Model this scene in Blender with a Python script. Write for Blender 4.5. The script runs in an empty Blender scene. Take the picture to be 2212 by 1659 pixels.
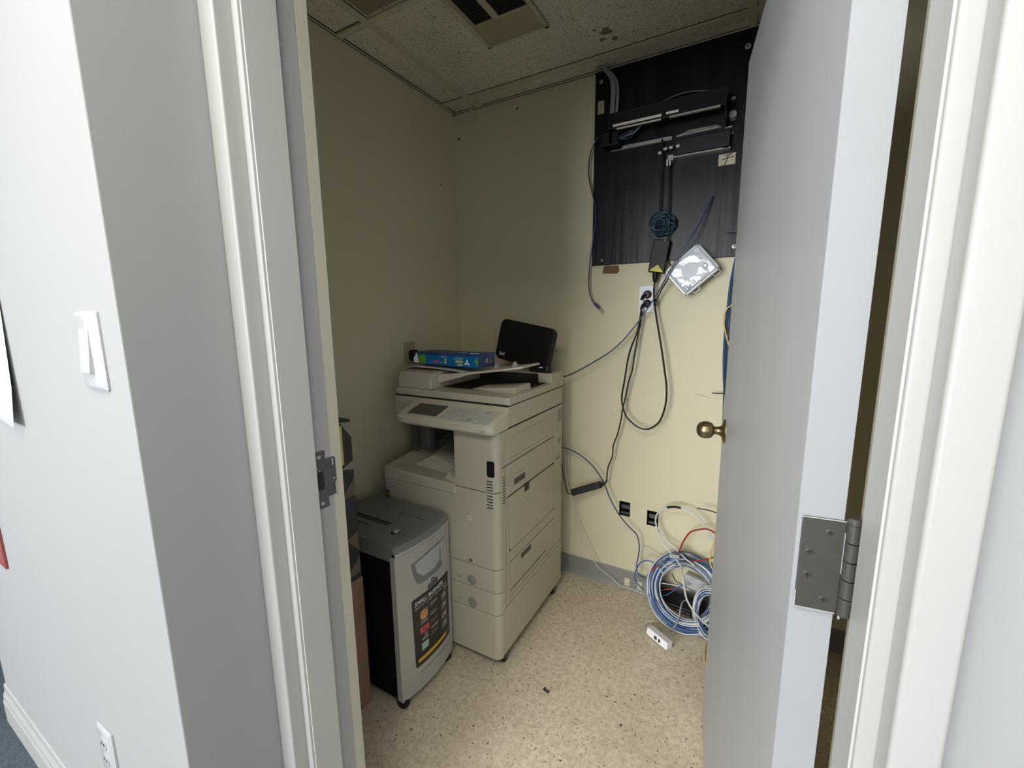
import bpy, bmesh, math, random
from mathutils import Vector, Matrix
random.seed(7)
sc = bpy.context.scene
COL = sc.collection

# ------------------------------------------------------------------ camera, lights, exposure
cam_data = bpy.data.cameras.new('camera')
cam_data.sensor_width = 36.0
cam_data.lens = 922.15 / 2212 * 36.0
cam_data.clip_start = 0.02
cam = bpy.data.objects.new('camera', cam_data)
COL.objects.link(cam)
yaw, pit, rol = math.radians(29.362), math.radians(9.293), math.radians(-0.574)
fv = Vector((-math.sin(yaw)*math.cos(pit), math.cos(yaw)*math.cos(pit), -math.sin(pit)))
rv = Vector((math.cos(yaw), math.sin(yaw), 0)); uv = rv.cross(fv)
r2 = math.cos(rol)*rv + math.sin(rol)*uv
u2 = -math.sin(rol)*rv + math.cos(rol)*uv
cm = Matrix((( r2.x, u2.x, -fv.x), (r2.y, u2.y, -fv.y), (r2.z, u2.z, -fv.z))).to_4x4()
cm.translation = Vector((0, 0, 1.391))
cam.matrix_world = cm
sc.camera = cam
sc.view_settings.view_transform = 'Standard'
sc.view_settings.look = 'None'
sc.view_settings.exposure = 0.69
sc.view_settings.gamma = 1.0
sc.view_settings.use_curve_mapping = False

world = bpy.data.worlds.new('world'); sc.world = world
world.use_nodes = True
world.node_tree.nodes['Background'].inputs[0].default_value = (0.75, 0.85, 1.0, 1)
world.node_tree.nodes['Background'].inputs[1].default_value = 0.15

def area(name, loc, target, sx, sy, power, color):
    d = bpy.data.lights.new(name, 'AREA'); d.shape = 'RECTANGLE'
    d.size, d.size_y, d.energy, d.color = sx, sy, power, color
    o = bpy.data.objects.new(name, d); COL.objects.link(o)
    o.location = loc
    o.rotation_euler = (Vector(target) - Vector(loc)).to_track_quat('-Z', 'Y').to_euler()
    return o
# daylight through the window of the room behind the camera, and that room's ceiling fitting
area('window_daylight', (-1.6, -4.9, 1.40), (-0.3, 1.0, 1.0), 2.6, 1.7, 185, (0.90, 0.95, 1.0))
area('office_ceiling_light', (-0.38, -0.40, 2.42), (-0.38, -0.25, 0), 1.2, 0.6, 17, (1.0, 0.96, 0.88))
area('office_ceiling_light_far', (-1.1, -2.6, 2.42), (-0.9, -2.0, 0), 1.2, 0.6, 30, (1.0, 0.96, 0.90))

# ------------------------------------------------------------------ materials
MATS = {}
def mat(name, color, rough=0.5, metal=0.0, var=0.0, scale=8.0, bump=0.0, bscale=60.0, coat=0.0, spec=0.5, stretch=None):
    m = bpy.data.materials.new(name); m.use_nodes = True
    nt = m.node_tree; b = nt.nodes['Principled BSDF']
    b.inputs['Base Color'].default_value = (*color, 1)
    b.inputs['Roughness'].default_value = rough
    b.inputs['Metallic'].default_value = metal
    b.inputs['Coat Weight'].default_value = coat
    b.inputs['Specular IOR Level'].default_value = spec
    tc = nt.nodes.new('ShaderNodeTexCoord')
    vec = tc.outputs['Object']
    if stretch:
        mp = nt.nodes.new('ShaderNodeMapping'); mp.inputs['Scale'].default_value = stretch
        nt.links.new(vec, mp.inputs['Vector']); vec = mp.outputs['Vector']
    n = nt.nodes.new('ShaderNodeTexNoise'); n.inputs['Scale'].default_value = scale; n.inputs['Detail'].default_value = 5
    nt.links.new(vec, n.inputs['Vector'])
    r = nt.nodes.new('ShaderNodeValToRGB')
    r.color_ramp.elements[0].position = 0.3; r.color_ramp.elements[1].position = 0.7
    r.color_ramp.elements[0].color = (*[c*(1-var) for c in color], 1)
    r.color_ramp.elements[1].color = (*[min(1, c*(1+var)) for c in color], 1)
    nt.links.new(n.outputs['Fac'], r.inputs['Fac']); nt.links.new(r.outputs['Color'], b.inputs['Base Color'])
    if bump:
        n2 = nt.nodes.new('ShaderNodeTexNoise'); n2.inputs['Scale'].default_value = bscale; n2.inputs['Detail'].default_value = 4
        nt.links.new(vec, n2.inputs['Vector'])
        bp = nt.nodes.new('ShaderNodeBump'); bp.inputs['Strength'].default_value = bump; bp.inputs['Distance'].default_value = 0.004
        nt.links.new(n2.outputs['Fac'], bp.inputs['Height']); nt.links.new(bp.outputs['Normal'], b.inputs['Normal'])
    MATS[name] = m
    return m

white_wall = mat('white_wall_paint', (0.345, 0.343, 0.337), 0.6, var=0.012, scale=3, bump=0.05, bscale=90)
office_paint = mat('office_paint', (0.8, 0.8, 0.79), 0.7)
frame_paint = mat('frame_paint', (0.50, 0.495, 0.465), 0.38, var=0.02, scale=6, bump=0.08, bscale=30)
casing_paint = mat('casing_paint', (0.42, 0.415, 0.39), 0.35, var=0.015, scale=6, bump=0.08, bscale=40)
cream_wall = mat('cream_wall_paint', (0.68, 0.61, 0.42), 0.6, var=0.04, scale=2.2, bump=0.1, bscale=70)
door_paint = mat('door_paint', (0.47, 0.47, 0.475), 0.42, var=0.07, scale=3.2, bump=0.12, bscale=12, stretch=(1, 1, 0.25))
door_edge_paint = mat('door_edge_paint', (0.37, 0.375, 0.385), 0.4, var=0.02, bump=0.1, bscale=30)
tee_mat = mat('ceiling_grid_paint', (0.62, 0.57, 0.42), 0.55, var=0.06, scale=10)
base_gray = mat('grey_vinyl', (0.25, 0.25, 0.225), 0.5, var=0.05)
carpet = mat('blue_grey_carpet', (0.075, 0.095, 0.115), 0.95, var=0.35, scale=160, bump=0.6, bscale=300)
copier_mat = mat('copier_plastic', (0.50, 0.455, 0.355), 0.45, var=0.02, scale=5, bump=0.05, bscale=400)
copier_light = mat('copier_light_plastic', (0.58, 0.53, 0.425), 0.4, var=0.02)
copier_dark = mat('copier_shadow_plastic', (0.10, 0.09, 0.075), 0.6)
white_plastic = mat('white_plastic', (0.43, 0.43, 0.435), 0.3, var=0.01)
grey_print = mat('grey_print', (0.30, 0.28, 0.24), 0.5)
seam_mat = mat('seam_black', (0.02, 0.018, 0.015), 0.8)
black_plastic = mat('black_plastic', (0.005, 0.005, 0.0055), 0.5, var=0.1, spec=0.3)
black_gloss = mat('black_gloss', (0.012, 0.012, 0.014), 0.2)
silver = mat('silver_grey_plastic', (0.42, 0.41, 0.38), 0.36, metal=0.15, var=0.02, bump=0.04, bscale=500)
silver_dark = mat('dark_silver_plastic', (0.19, 0.195, 0.19), 0.42, metal=0.1, var=0.03)
silver_light = mat('handle_plastic', (0.42, 0.42, 0.43), 0.35)
navy_black = mat('navy_black_plastic', (0.004, 0.005, 0.009), 0.7, spec=0.15)
brass = mat('antique_brass', (0.24, 0.19, 0.10), 0.3, metal=0.9, var=0.25, scale=25)
bronze = mat('dark_bronze', (0.085, 0.08, 0.07), 0.42, metal=0.35, var=0.08, scale=30)
steel = mat('worn_steel', (0.12, 0.12, 0.125), 0.35, metal=0.7, var=0.2, scale=30)
screw_mat = mat('screw_steel', (0.45, 0.42, 0.38), 0.4, metal=0.6)
board_black = mat('black_painted_plywood', (0.009, 0.0095, 0.011), 0.34, var=0.5, scale=10, bump=0.35, bscale=16, stretch=(2.2, 1, 0.18), spec=0.22)
paper = mat('paper_white', (0.78, 0.78, 0.77), 0.7, var=0.03)
paper_grey = mat('paper_grey', (0.45, 0.44, 0.42), 0.7, var=0.05)
cable_blue = mat('cable_blue', (0.04, 0.06, 0.14), 0.4, var=0.1)
cable_royal = mat('cable_royal_blue', (0.045, 0.11, 0.28), 0.4, var=0.1)
cable_teal = mat('cable_teal', (0.012, 0.05, 0.08), 0.5)
cable_white = mat('cable_white', (0.62, 0.64, 0.64), 0.45, var=0.04)
cable_cream = mat('cable_cream', (0.55, 0.53, 0.44), 0.45, var=0.04)
cable_grey = mat('cable_grey', (0.27, 0.28, 0.29), 0.45, var=0.05)
cable_black = mat('cable_black', (0.012, 0.012, 0.012), 0.42)
cable_red = mat('cable_red', (0.30, 0.02, 0.02), 0.4)
cable_yellow = mat('cable_yellow', (0.72, 0.50, 0.16), 0.45)
cardboard = mat('cardboard', (0.27, 0.165, 0.105), 0.85, var=0.12, scale=12)
cardboard_tan = mat('cardboard_tan', (0.36, 0.27, 0.18), 0.85, var=0.1)
dark_wrap = mat('dark_wrap', (0.045, 0.045, 0.048), 0.6, var=0.5, scale=9)
yellow_note = mat('yellow_paper', (0.62, 0.55, 0.22), 0.8)
box_blue = mat('blue_print', (0.0, 0.13, 0.38), 0.4, var=0.04)
box_navy = mat('navy_print', (0.025, 0.055, 0.17), 0.4, var=0.25, scale=30)
print_green = mat('green_print', (0.10, 0.33, 0.04), 0.45)
print_yellow = mat('yellow_print', (0.60, 0.62, 0.22), 0.5)
print_red = mat('red_print', (0.55, 0.09, 0.08), 0.5)
print_orange = mat('orange_print', (0.70, 0.35, 0.13), 0.5)
print_gold = mat('gold_print', (0.62, 0.36, 0.04), 0.45)
print_teal = mat('teal_print', (0.30, 0.45, 0.46), 0.5)
print_grey = mat('silver_print', (0.38, 0.36, 0.34), 0.5)
print_dim = mat('brown_print', (0.14, 0.11, 0.085), 0.5)
label_black = mat('label_black', (0.016, 0.014, 0.012), 0.3)
screen_mat = mat('screen_glass', (0.07, 0.065, 0.055), 0.25)
panel_mint = mat('panel_mint', (0.50, 0.53, 0.44), 0.45)
sign_yellow = mat('warning_yellow', (0.62, 0.52, 0.03), 0.5)
ivory = mat('ivory_plastic', (0.42, 0.37, 0.25), 0.45)
strip_light = mat('label_strip', (0.66, 0.60, 0.52), 0.5, var=0.05, scale=60)
strip_grey = mat('galvanised_strip', (0.30, 0.29, 0.25), 0.5, var=0.2, scale=30)
panel_brown = mat('brown_panel', (0.30, 0.24, 0.17), 0.6, var=0.08, scale=4)
vent_metal = mat('vent_metal', (0.55, 0.5, 0.35), 0.5, var=0.1, scale=6)
vent_fixture = mat('vent_cover_metal', (0.42, 0.37, 0.24), 0.5, var=0.12, scale=5)
duct_black = mat('duct_black', (0.012, 0.012, 0.01), 0.9)
film = mat('glossy_film', (0.62, 0.65, 0.68), 0.08, bump=0.5, bscale=14, coat=0.6)
print_white = mat('white_print', (0.8, 0.85, 0.88), 0.5)
bell_grey = mat('lilac_print', (0.46, 0.45, 0.50), 0.35)
bell_navy = mat('navy_lettering', (0.05, 0.06, 0.15), 0.4)
device_white = mat('device_white', (0.50, 0.51, 0.50), 0.22, coat=0.4)
red_sign = mat('dull_red', (0.25, 0.05, 0.05), 0.5)
debris_mat = mat('debris_grey', (0.06, 0.065, 0.06), 0.8, var=0.6, scale=60)
stain_mat = mat('brown_glue', (0.17, 0.09, 0.035), 0.8, var=0.3, scale=30)

def ceiling_tile_material():
    m = bpy.data.materials.new('ceiling_tile'); m.use_nodes = True
    nt = m.node_tree; b = nt.nodes['Principled BSDF']; b.inputs['Roughness'].default_value = 0.9
    tc = nt.nodes.new('ShaderNodeTexCoord')
    n = nt.nodes.new('ShaderNodeTexNoise'); n.inputs['Scale'].default_value = 120; n.inputs['Detail'].default_value = 6; n.inputs['Distortion'].default_value = 1.2
    nt.links.new(tc.outputs['Object'], n.inputs['Vector'])
    r = nt.nodes.new('ShaderNodeValToRGB'); r.color_ramp.elements[0].position = 0.33; r.color_ramp.elements[1].position = 0.44
    r.color_ramp.elements[0].color = (0.38, 0.33, 0.25, 1); r.color_ramp.elements[1].color = (0.95, 0.88, 0.72, 1)
    nt.links.new(n.outputs['Fac'], r.inputs['Fac'])
    n3 = nt.nodes.new('ShaderNodeTexNoise'); n3.inputs['Scale'].default_value = 3.0; n3.inputs['Detail'].default_value = 3
    nt.links.new(tc.outputs['Object'], n3.inputs['Vector'])
    mx = nt.nodes.new('ShaderNodeMix'); mx.data_type = 'RGBA'; mx.blend_type = 'MULTIPLY'; mx.inputs['Factor'].default_value = 0.35
    nt.links.new(r.outputs['Color'], mx.inputs[6]); nt.links.new(n3.outputs['Fac'], mx.inputs[7])
    nt.links.new(mx.outputs[2], b.inputs['Base Color'])
    bp = nt.nodes.new('ShaderNodeBump'); bp.inputs['Strength'].default_value = 0.9; bp.inputs['Distance'].default_value = 0.004
    nt.links.new(n.outputs['Fac'], bp.inputs['Height']); nt.links.new(bp.outputs['Normal'], b.inputs['Normal'])
    return m
tile_mat = ceiling_tile_material()

def floor_material():
    m = bpy.data.materials.new('speckled_vinyl_tile'); m.use_nodes = True
    nt = m.node_tree; b = nt.nodes['Principled BSDF']; b.inputs['Roughness'].default_value = 0.5
    L = nt.links.new
    tc = nt.nodes.new('ShaderNodeTexCoord')
    n = nt.nodes.new('ShaderNodeTexNoise'); n.inputs['Scale'].default_value = 55; n.inputs['Detail'].default_value = 6; n.inputs['Distortion'].default_value = 0.8
    L(tc.outputs['Object'], n.inputs['Vector'])
    r = nt.nodes.new('ShaderNodeValToRGB'); r.color_ramp.elements[0].position = 0.34; r.color_ramp.elements[1].position = 0.66
    r.color_ramp.elements[0].color = (0.62, 0.52, 0.385, 1); r.color_ramp.elements[1].color = (0.80, 0.70, 0.54, 1)
    L(n.outputs['Fac'], r.inputs['Fac'])
    # dark flecks
    n2 = nt.nodes.new('ShaderNodeTexNoise'); n2.inputs['Scale'].default_value = 95; n2.inputs['Detail'].default_value = 2; n2.inputs['Distortion'].default_value = 0.6
    L(tc.outputs['Object'], n2.inputs['Vector'])
    r2_ = nt.nodes.new('ShaderNodeValToRGB'); r2_.color_ramp.elements[0].position = 0.655; r2_.color_ramp.elements[1].position = 0.70
    r2_.color_ramp.elements[0].color = (0, 0, 0, 1); r2_.color_ramp.elements[1].color = (1, 1, 1, 1)
    L(n2.outputs['Fac'], r2_.inputs['Fac'])
    mx = nt.nodes.new('ShaderNodeMix'); mx.data_type = 'RGBA'
    L(r2_.outputs['Color'], mx.inputs['Factor']); L(r.outputs['Color'], mx.inputs[6]); mx.inputs[7].default_value = (0.15, 0.115, 0.08, 1)
    # faint 12 inch tile joints
    br = nt.nodes.new('ShaderNodeTexBrick'); br.offset = 0.0; br.inputs['Scale'].default_value = 1.0
    br.inputs['Brick Width'].default_value = 0.3048; br.inputs['Row Height'].default_value = 0.3048
    br.inputs['Mortar Size'].default_value = 0.0009; br.inputs['Mortar Smooth'].default_value = 0.4
    br.inputs['Color1'].default_value = (1, 1, 1, 1); br.inputs['Color2'].default_value = (0.97, 0.97, 0.96, 1); br.inputs['Mortar'].default_value = (0.74, 0.72, 0.67, 1)
    mp = nt.nodes.new('ShaderNodeMapping'); mp.inputs['Location'].default_value = (0.565, 0.02, 0)
    L(tc.outputs['Object'], mp.inputs['Vector']); L(mp.outputs['Vector'], br.inputs['Vector'])
    m2 = nt.nodes.new('ShaderNodeMix'); m2.data_type = 'RGBA'; m2.blend_type = 'MULTIPLY'; m2.inputs['Factor'].default_value = 1.0
    L(mx.outputs[2], m2.inputs[6]); L(br.outputs['Color'], m2.inputs[7])
    # broad grime
    n4 = nt.nodes.new('ShaderNodeTexNoise'); n4.inputs['Scale'].default_value = 2.6; n4.inputs['Detail'].default_value = 4
    L(tc.outputs['Object'], n4.inputs['Vector'])
    r4 = nt.nodes.new('ShaderNodeValToRGB'); r4.color_ramp.elements[0].position = 0.35; r4.color_ramp.elements[1].position = 0.6
    r4.color_ramp.elements[0].color = (0.86, 0.85, 0.82, 1); r4.color_ramp.elements[1].color = (1, 1, 1, 1)
    L(n4.outputs['Fac'], r4.inputs['Fac'])
    m3 = nt.nodes.new('ShaderNodeMix'); m3.data_type = 'RGBA'; m3.blend_type = 'MULTIPLY'; m3.inputs['Factor'].default_value = 1.0
    L(m2.outputs[2], m3.inputs[6]); L(r4.outputs['Color'], m3.inputs[7])
    L(m3.outputs[2], b.inputs['Base Color'])
    bp = nt.nodes.new('ShaderNodeBump'); bp.inputs['Strength'].default_value = 0.2; bp.inputs['Distance'].default_value = 0.002
    L(n.outputs['Fac'], bp.inputs['Height']); L(bp.outputs['Normal'], b.inputs['Normal'])
    return m
floor_mat = floor_material()

# ------------------------------------------------------------------ mesh helpers (all coordinates are world metres)
class MB:
    def __init__(self, M=None):
        self.bm = bmesh.new(); self.M = M or Matrix.Identity(4)
    def _v(self, p): return self.bm.verts.new(self.M @ Vector(p))
    def face(self, pts):
        return self.bm.faces.new([self._v(p) for p in pts])
    def box(self, x0, x1, y0, y1, z0, z1):
        v = [self._v(p) for p in ((x0,y0,z0),(x1,y0,z0),(x1,y1,z0),(x0,y1,z0),(x0,y0,z1),(x1,y0,z1),(x1,y1,z1),(x0,y1,z1))]
        for f in ((0,3,2,1),(4,5,6,7),(0,1,5,4),(1,2,6,5),(2,3,7,6),(3,0,4,7)):
            self.bm.faces.new([v[i] for i in f])
        return self
    def hexa(self, b, t):
        v = [self._v(p) for p in b] + [self._v(p) for p in t]
        for f in ((0,3,2,1),(4,5,6,7),(0,1,5,4),(1,2,6,5),(2,3,7,6),(3,0,4,7)):
            self.bm.faces.new([v[i] for i in f])
        return self
    def prism(self, poly, a, b, axis='z'):
        def P(p, h):
            if axis == 'z': return (p[0], p[1], h)
            if axis == 'y': return (p[0], h, p[1])
            return (h, p[0], p[1])
        lo = [self._v(P(p, a)) for p in poly]; hi = [self._v(P(p, b)) for p in poly]
        n = len(poly)
        self.bm.faces.new(lo[::-1]); self.bm.faces.new(hi)
        for i in range(n):
            self.bm.faces.new([lo[i], lo[(i+1) % n], hi[(i+1) % n], hi[i]])
        return self
    def rings(self, rings, close=True, cap=True):
        R = [[self._v(p) for p in r] for r in rings]
        n = len(R[0])
        for a, b in zip(R[:-1], R[1:]):
            for i in range(n if close else n-1):
                self.bm.faces.new([a[i], a[(i+1) % n], b[(i+1) % n], b[i]])
        if cap:
            self.bm.faces.new(R[0][::-1]); self.bm.faces.new(R[-1])
        return self
    def tube(self, pts, r, seg=8, spline=True, steps=6):
        P = [Vector(p) for p in pts]
        if spline and len(P) > 2: P = catmull(P, steps)
        rings = []; up = None
        for i, p in enumerate(P):
            t = (P[min(i+1, len(P)-1)] - P[max(i-1, 0)])
            if t.length < 1e-9: t = Vector((0,0,1))
            t.normalize()
            if up is None:
                up = Vector((0,1,0)) if abs(t.y) < 0.9 else Vector((1,0,0))
            s = t.cross(up); 
            if s.length < 1e-6: s = t.cross(Vector((1,0,0)))
            s.normalize(); up = s.cross(t).normalized()
            rr = r[i] if isinstance(r, (list, tuple)) else r
            rings.append([p + (s*math.cos(2*math.pi*k/seg) + up*math.sin(2*math.pi*k/seg))*rr for k in range(seg)])
        return self.rings(rings)
    def lathe(self, c, axis, prof, seg=24):
        # prof: (distance along axis, radius)
        a = Vector(axis).normalized(); s = a.cross(Vector((0,0,1)) if abs(a.z) < .9 else Vector((1,0,0))).normalized(); u = a.cross(s)
        c = Vector(c)
        return self.rings([[c + a*h + (s*math.cos(2*math.pi*k/seg) + u*math.sin(2*math.pi*k/seg))*max(r, 1e-4) for k in range(seg)] for h, r in prof])

def catmull(P, steps):
    out = []
    Q = [P[0]*2 - P[1]] + P + [P[-1]*2 - P[-2]]
    for i in range(1, len(Q)-2):
        a, b, c, d = Q[i-1], Q[i], Q[i+1], Q[i+2]
        for k in range(steps):
            t = k/steps
            out.append(0.5*((2*b) + (c-a)*t + (2*a-5*b+4*c-d)*t*t + (-a+3*b-3*c+d)*t*t*t))
    out.append(P[-1]); return out

def rrect(x0, x1, y0, y1, r, n=6, corners=(1,1,1,1)):
    # counter-clockwise rounded rectangle; corners = (x0y0, x1y0, x1y1, x0y1)
    pts = []
    for (cx, cy, a0, on) in ((x0+r, y0+r, 180, corners[0]), (x1-r, y0+r, 270, corners[1]), (x1-r, y1-r, 0, corners[2]), (x0+r, y1-r, 90, corners[3])):
        if on:
            for k in range(n+1):
                a = math.radians(a0 + 90*k/n); pts.append((cx + r*math.cos(a), cy + r*math.sin(a)))
        else:
            a = math.radians(a0+45); pts.append((cx + (r if math.cos(a) > 0 else -r), cy + (r if math.sin(a) > 0 else -r)))
    return pts

BASE = {}
def obj(name, mb, m, parent=None, bevel=0.0, smooth=False, kind=None, seg=2):
    bm = mb.bm if isinstance(mb, MB) else mb
    off = BASE.get(parent.name, Vector((0,0,0))) if parent else Vector((0,0,0))
    bmesh.ops.recalc_face_normals(bm, faces=bm.faces)
    if off.length: bmesh.ops.translate(bm, verts=bm.verts, vec=-off)
    if smooth:
        for f in bm.faces: f.smooth = True
    me = bpy.data.meshes.new(name); bm.to_mesh(me); bm.free()
    o = bpy.data.objects.new(name, me); COL.objects.link(o)
    for mm in (m if isinstance(m, (list, tuple)) else [m]): me.materials.append(mm)
    if smooth:
        me.set_sharp_from_angle(angle=math.radians(38))
    if parent: o.parent = parent
    BASE[o.name] = off
    if bevel:
        b = o.modifiers.new('bevel', 'BEVEL'); b.width = bevel; b.segments = seg; b.limit_method = 'ANGLE'; b.angle_limit = math.radians(50)
        b.harden_normals = False
    if kind: o['kind'] = kind
    return o
def tag(o, label, cat, group=None, kind=None):
    o['label'] = label; o['category'] = cat
    if group: o['group'] = group
    if kind: o['kind'] = kind
    return o
def thing(name, loc, label, cat, group=None):
    o = bpy.data.objects.new(name, None); COL.objects.link(o); o.location = loc; o.empty_display_size = 0.05
    BASE[o.name] = Vector(loc)
    return tag(o, label, cat, group)
def struct(name, mb, m, bevel=0.0, smooth=False):
    return obj(name, mb, m, None, bevel, smooth, 'structure')
def text_mb(s, size, M, extrude=0.0004, shear=0.0, space=1.0):
    cu = bpy.data.curves.new('lettering', 'FONT'); cu.body = s; cu.size = size; cu.extrude = extrude; cu.shear = shear
    cu.space_character = space; cu.resolution_u = 3; cu.align_x = 'CENTER'; cu.align_y = 'CENTER'
    o = bpy.data.objects.new('lettering', cu); COL.objects.link(o)
    dg = bpy.context.evaluated_depsgraph_get(); dg.update()
    me = bpy.data.meshes.new_from_object(o.evaluated_get(dg))
    bm = bmesh.new(); bm.from_mesh(me); bmesh.ops.transform(bm, matrix=M, verts=bm.verts)
    bpy.data.objects.remove(o); bpy.data.curves.remove(cu); bpy.data.meshes.remove(me)
    return bm
def frame(origin, xdir, ydir):
    x = Vector(xdir).normalized(); y = Vector(ydir); y = (y - x*y.dot(x)).normalized(); z = x.cross(y)
    M = Matrix(((x.x,y.x,z.x,origin[0]),(x.y,y.y,z.y,origin[1]),(x.z,y.z,z.z,origin[2]),(0,0,0,1)))
    return M

# ------------------------------------------------------------------ the setting
YB = 2.013; XL = -1.471; H = 2.44
# closet walls
mb = MB()   # back wall with two open electrical box holes
holes = [(-0.523, -0.469, 0.391, 0.466), (-0.387, -0.333, 0.371, 0.447)]
xs = sorted({XL-0.1, 0.62} | {h[0] for h in holes} | {h[1] for h in holes})
for a, b in zip(xs[:-1], xs[1:]):
    hh = [h for h in holes if abs(h[0]-a) < 1e-6]
    if hh:
        mb.box(a, b, YB, YB+0.1, -0.02, hh[0][2]); mb.box(a, b, YB, YB+0.1, hh[0][3], 2.5)
    else:
        mb.box(a, b, YB, YB+0.1, -0.02, 2.5)
struct('wall_back', mb, cream_wall)
struct('wall_left', MB().box(XL-0.1, XL, 0.5857, YB, -0.02, 2.5), cream_wall)
struct('wall_right', MB().box(0.52, 0.62, 0.5857, YB, -0.02, 2.5), cream_wall)
# closet side skin of the front wall (cream) with the doorway
mb = MB()
mb.box(XL-0.1, -0.751, 0.561, 0.5857, -0.02, 2.5); mb.box(0.121, 0.62, 0.561, 0.5857, -0.02, 2.5); mb.box(-0.751, 0.121, 0.561, 0.5857, 2.085, 2.5)
struct('wall_closet_front', mb, mat('frame_side_cream', (0.50, 0.47, 0.37), 0.5, var=0.03))
# office side of the front wall: thick pier on the left with the light switch, header, right part
mb = MB()
mb.box(-2.19, -0.80, 0.2653, 0.561, -0.02, 2.5)
mb.box(-0.80, -0.751, 0.4565, 0.561, -0.02, 2.5)
mb.box(0.121, 1.9, 0.4565, 0.561, -0.02, 2.5)
mb.box(-0.751, 0.121, 0.4565, 0.561, 2.085, 2.5)
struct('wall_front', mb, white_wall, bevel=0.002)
struct('ceiling', MB().box(XL-0.1, 0.62, 0.5857, YB+0.05, H+0.004, H+0.03), tile_mat)
# ceiling grid
mb = MB()
zt0, zt1 = H-0.006, H+0.0039
for x in (-1.30, -0.08): mb.box(x-0.0135, x+0.0135, 0.60, YB-0.012, zt0, zt1)
for y in (0.655, 1.2645, 1.8985): mb.box(XL+0.012, 0.52, y-0.0135, y+0.0135, zt0-0.0006, zt1-0.0006)
mb.box(XL, XL+0.018, 0.60, YB, zt0-0.002, zt1); mb.box(XL, 0.52, YB-0.014, YB, zt0-0.002, zt1)
struct('trim_ceiling_grid', mb, tee_mat, bevel=0.001)
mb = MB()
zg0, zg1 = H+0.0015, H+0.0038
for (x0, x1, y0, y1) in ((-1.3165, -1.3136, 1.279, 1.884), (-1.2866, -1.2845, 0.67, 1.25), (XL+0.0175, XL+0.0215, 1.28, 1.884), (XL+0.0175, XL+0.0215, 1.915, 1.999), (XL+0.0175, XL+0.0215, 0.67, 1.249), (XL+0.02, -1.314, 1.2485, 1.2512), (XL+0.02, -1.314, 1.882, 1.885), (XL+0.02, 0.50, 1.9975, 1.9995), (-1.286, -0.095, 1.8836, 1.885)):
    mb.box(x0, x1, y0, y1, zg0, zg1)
struct('trim_ceiling_gap_shade', mb, mat('gap_shade_brown', (0.05, 0.038, 0.02), 0.9))  # thin dark strips paint the gap shadow between tiles and grid
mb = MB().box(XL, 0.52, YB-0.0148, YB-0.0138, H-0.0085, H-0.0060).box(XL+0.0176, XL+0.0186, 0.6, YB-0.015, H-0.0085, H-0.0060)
struct('trim_wall_angle_shade', mb, MATS['gap_shade_brown'])  # dark strips paint a shadow line along the wall angles
struct('floor', MB().box(XL-0.1, 0.62, 0.45, YB+0.05, -0.03, 0.0), floor_mat)
# grey vinyl cove base
mb = MB()
prof = [(YB, 0.0), (YB-0.010, 0.0), (YB-0.006, 0.006), (YB-0.003, 0.02), (YB-0.003, 0.100), (YB-0.001, 0.104), (YB, 0.104)]
mb.prism(prof, -1.471, 0.52, 'x')
struct('baseboard_back', mb, base_gray)
mb = MB(); mb.box(XL, XL+0.004, 0.59, YB, 0, 0.104)
struct('baseboard_left', mb, base_gray)

# office shell behind the camera (lit by its window and fitting)
struct('floor_office', MB().box(-4.0, 2.6, -6.0, 0.449, -0.04, -0.004).box(-4.0, -2.19, 0.449, 2.2, -0.04, -0.004), carpet)
struct('ceiling_office', MB().box(-4.0, 2.6, -6.0, 0.4565, H, H+0.05), office_paint)
struct('wall_office_rear', MB().box(-4.0, 2.6, -6.1, -6.0, -0.02, H), office_paint)
struct('wall_office_left', MB().box(-4.1, -4.0, -6.0, 2.2, -0.02, H), office_paint)
struct('wall_office_right', MB().box(1.9, 2.0, -6.0, 0.56, -0.02, H), office_paint)

# white moulded baseboard on the pier wall
mb = MB()
Y0 = 0.2653
prof = [(Y0, -0.004), (Y0-0.014, -0.004), (Y0-0.014, 0.075), (Y0-0.011, 0.085), (Y0-0.011, 0.098), (Y0-0.006, 0.112), (Y0-0.005, 0.135), (Y0-0.002, 0.140), (Y0, 0.140)]
mb.prism(prof, -2.19, -0.80, 'x')
struct('baseboard_front', mb, casing_paint)

# door frame: jambs with stops
def jamb(sgn, xs_, name):
    # xs_: stop face x ; rabbet 11 mm deeper
    mb = MB(); rx = xs_ + sgn*0.0115; bx = xs_ + sgn*0.012
    # profile in plan, extruded up: outer lip, stop, rabbet
    if sgn < 0:
        poly = [(bx-0.0, 0.4565), (xs_, 0.4565), (xs_, 0.517), (rx+0.0, 0.517), (rx+0.0, 0.561), (bx-0.0, 0.561)]
    else:
        poly = [(xs_, 0.4565), (bx, 0.4565), (bx, 0.561), (rx, 0.561), (rx, 0.517), (xs_, 0.517)]
    mb.prism([(p[0], p[1]) for p in poly], -0.002, 2.085)
    return mb
left_frame = struct('trim_1', jamb(-1, -0.74, 'l'), frame_paint, bevel=0.0012)
right_frame = struct('trim_2', jamb(1, 0.1085, 'r'), frame_paint, bevel=0.0012)
struct('trim_3', MB().box(-0.74, 0.1085, 0.4565, 0.517, 2.06, 2.085).box(-0.74, 0.1085, 0.517, 0.561, 2.072, 2.085), frame_paint)
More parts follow.
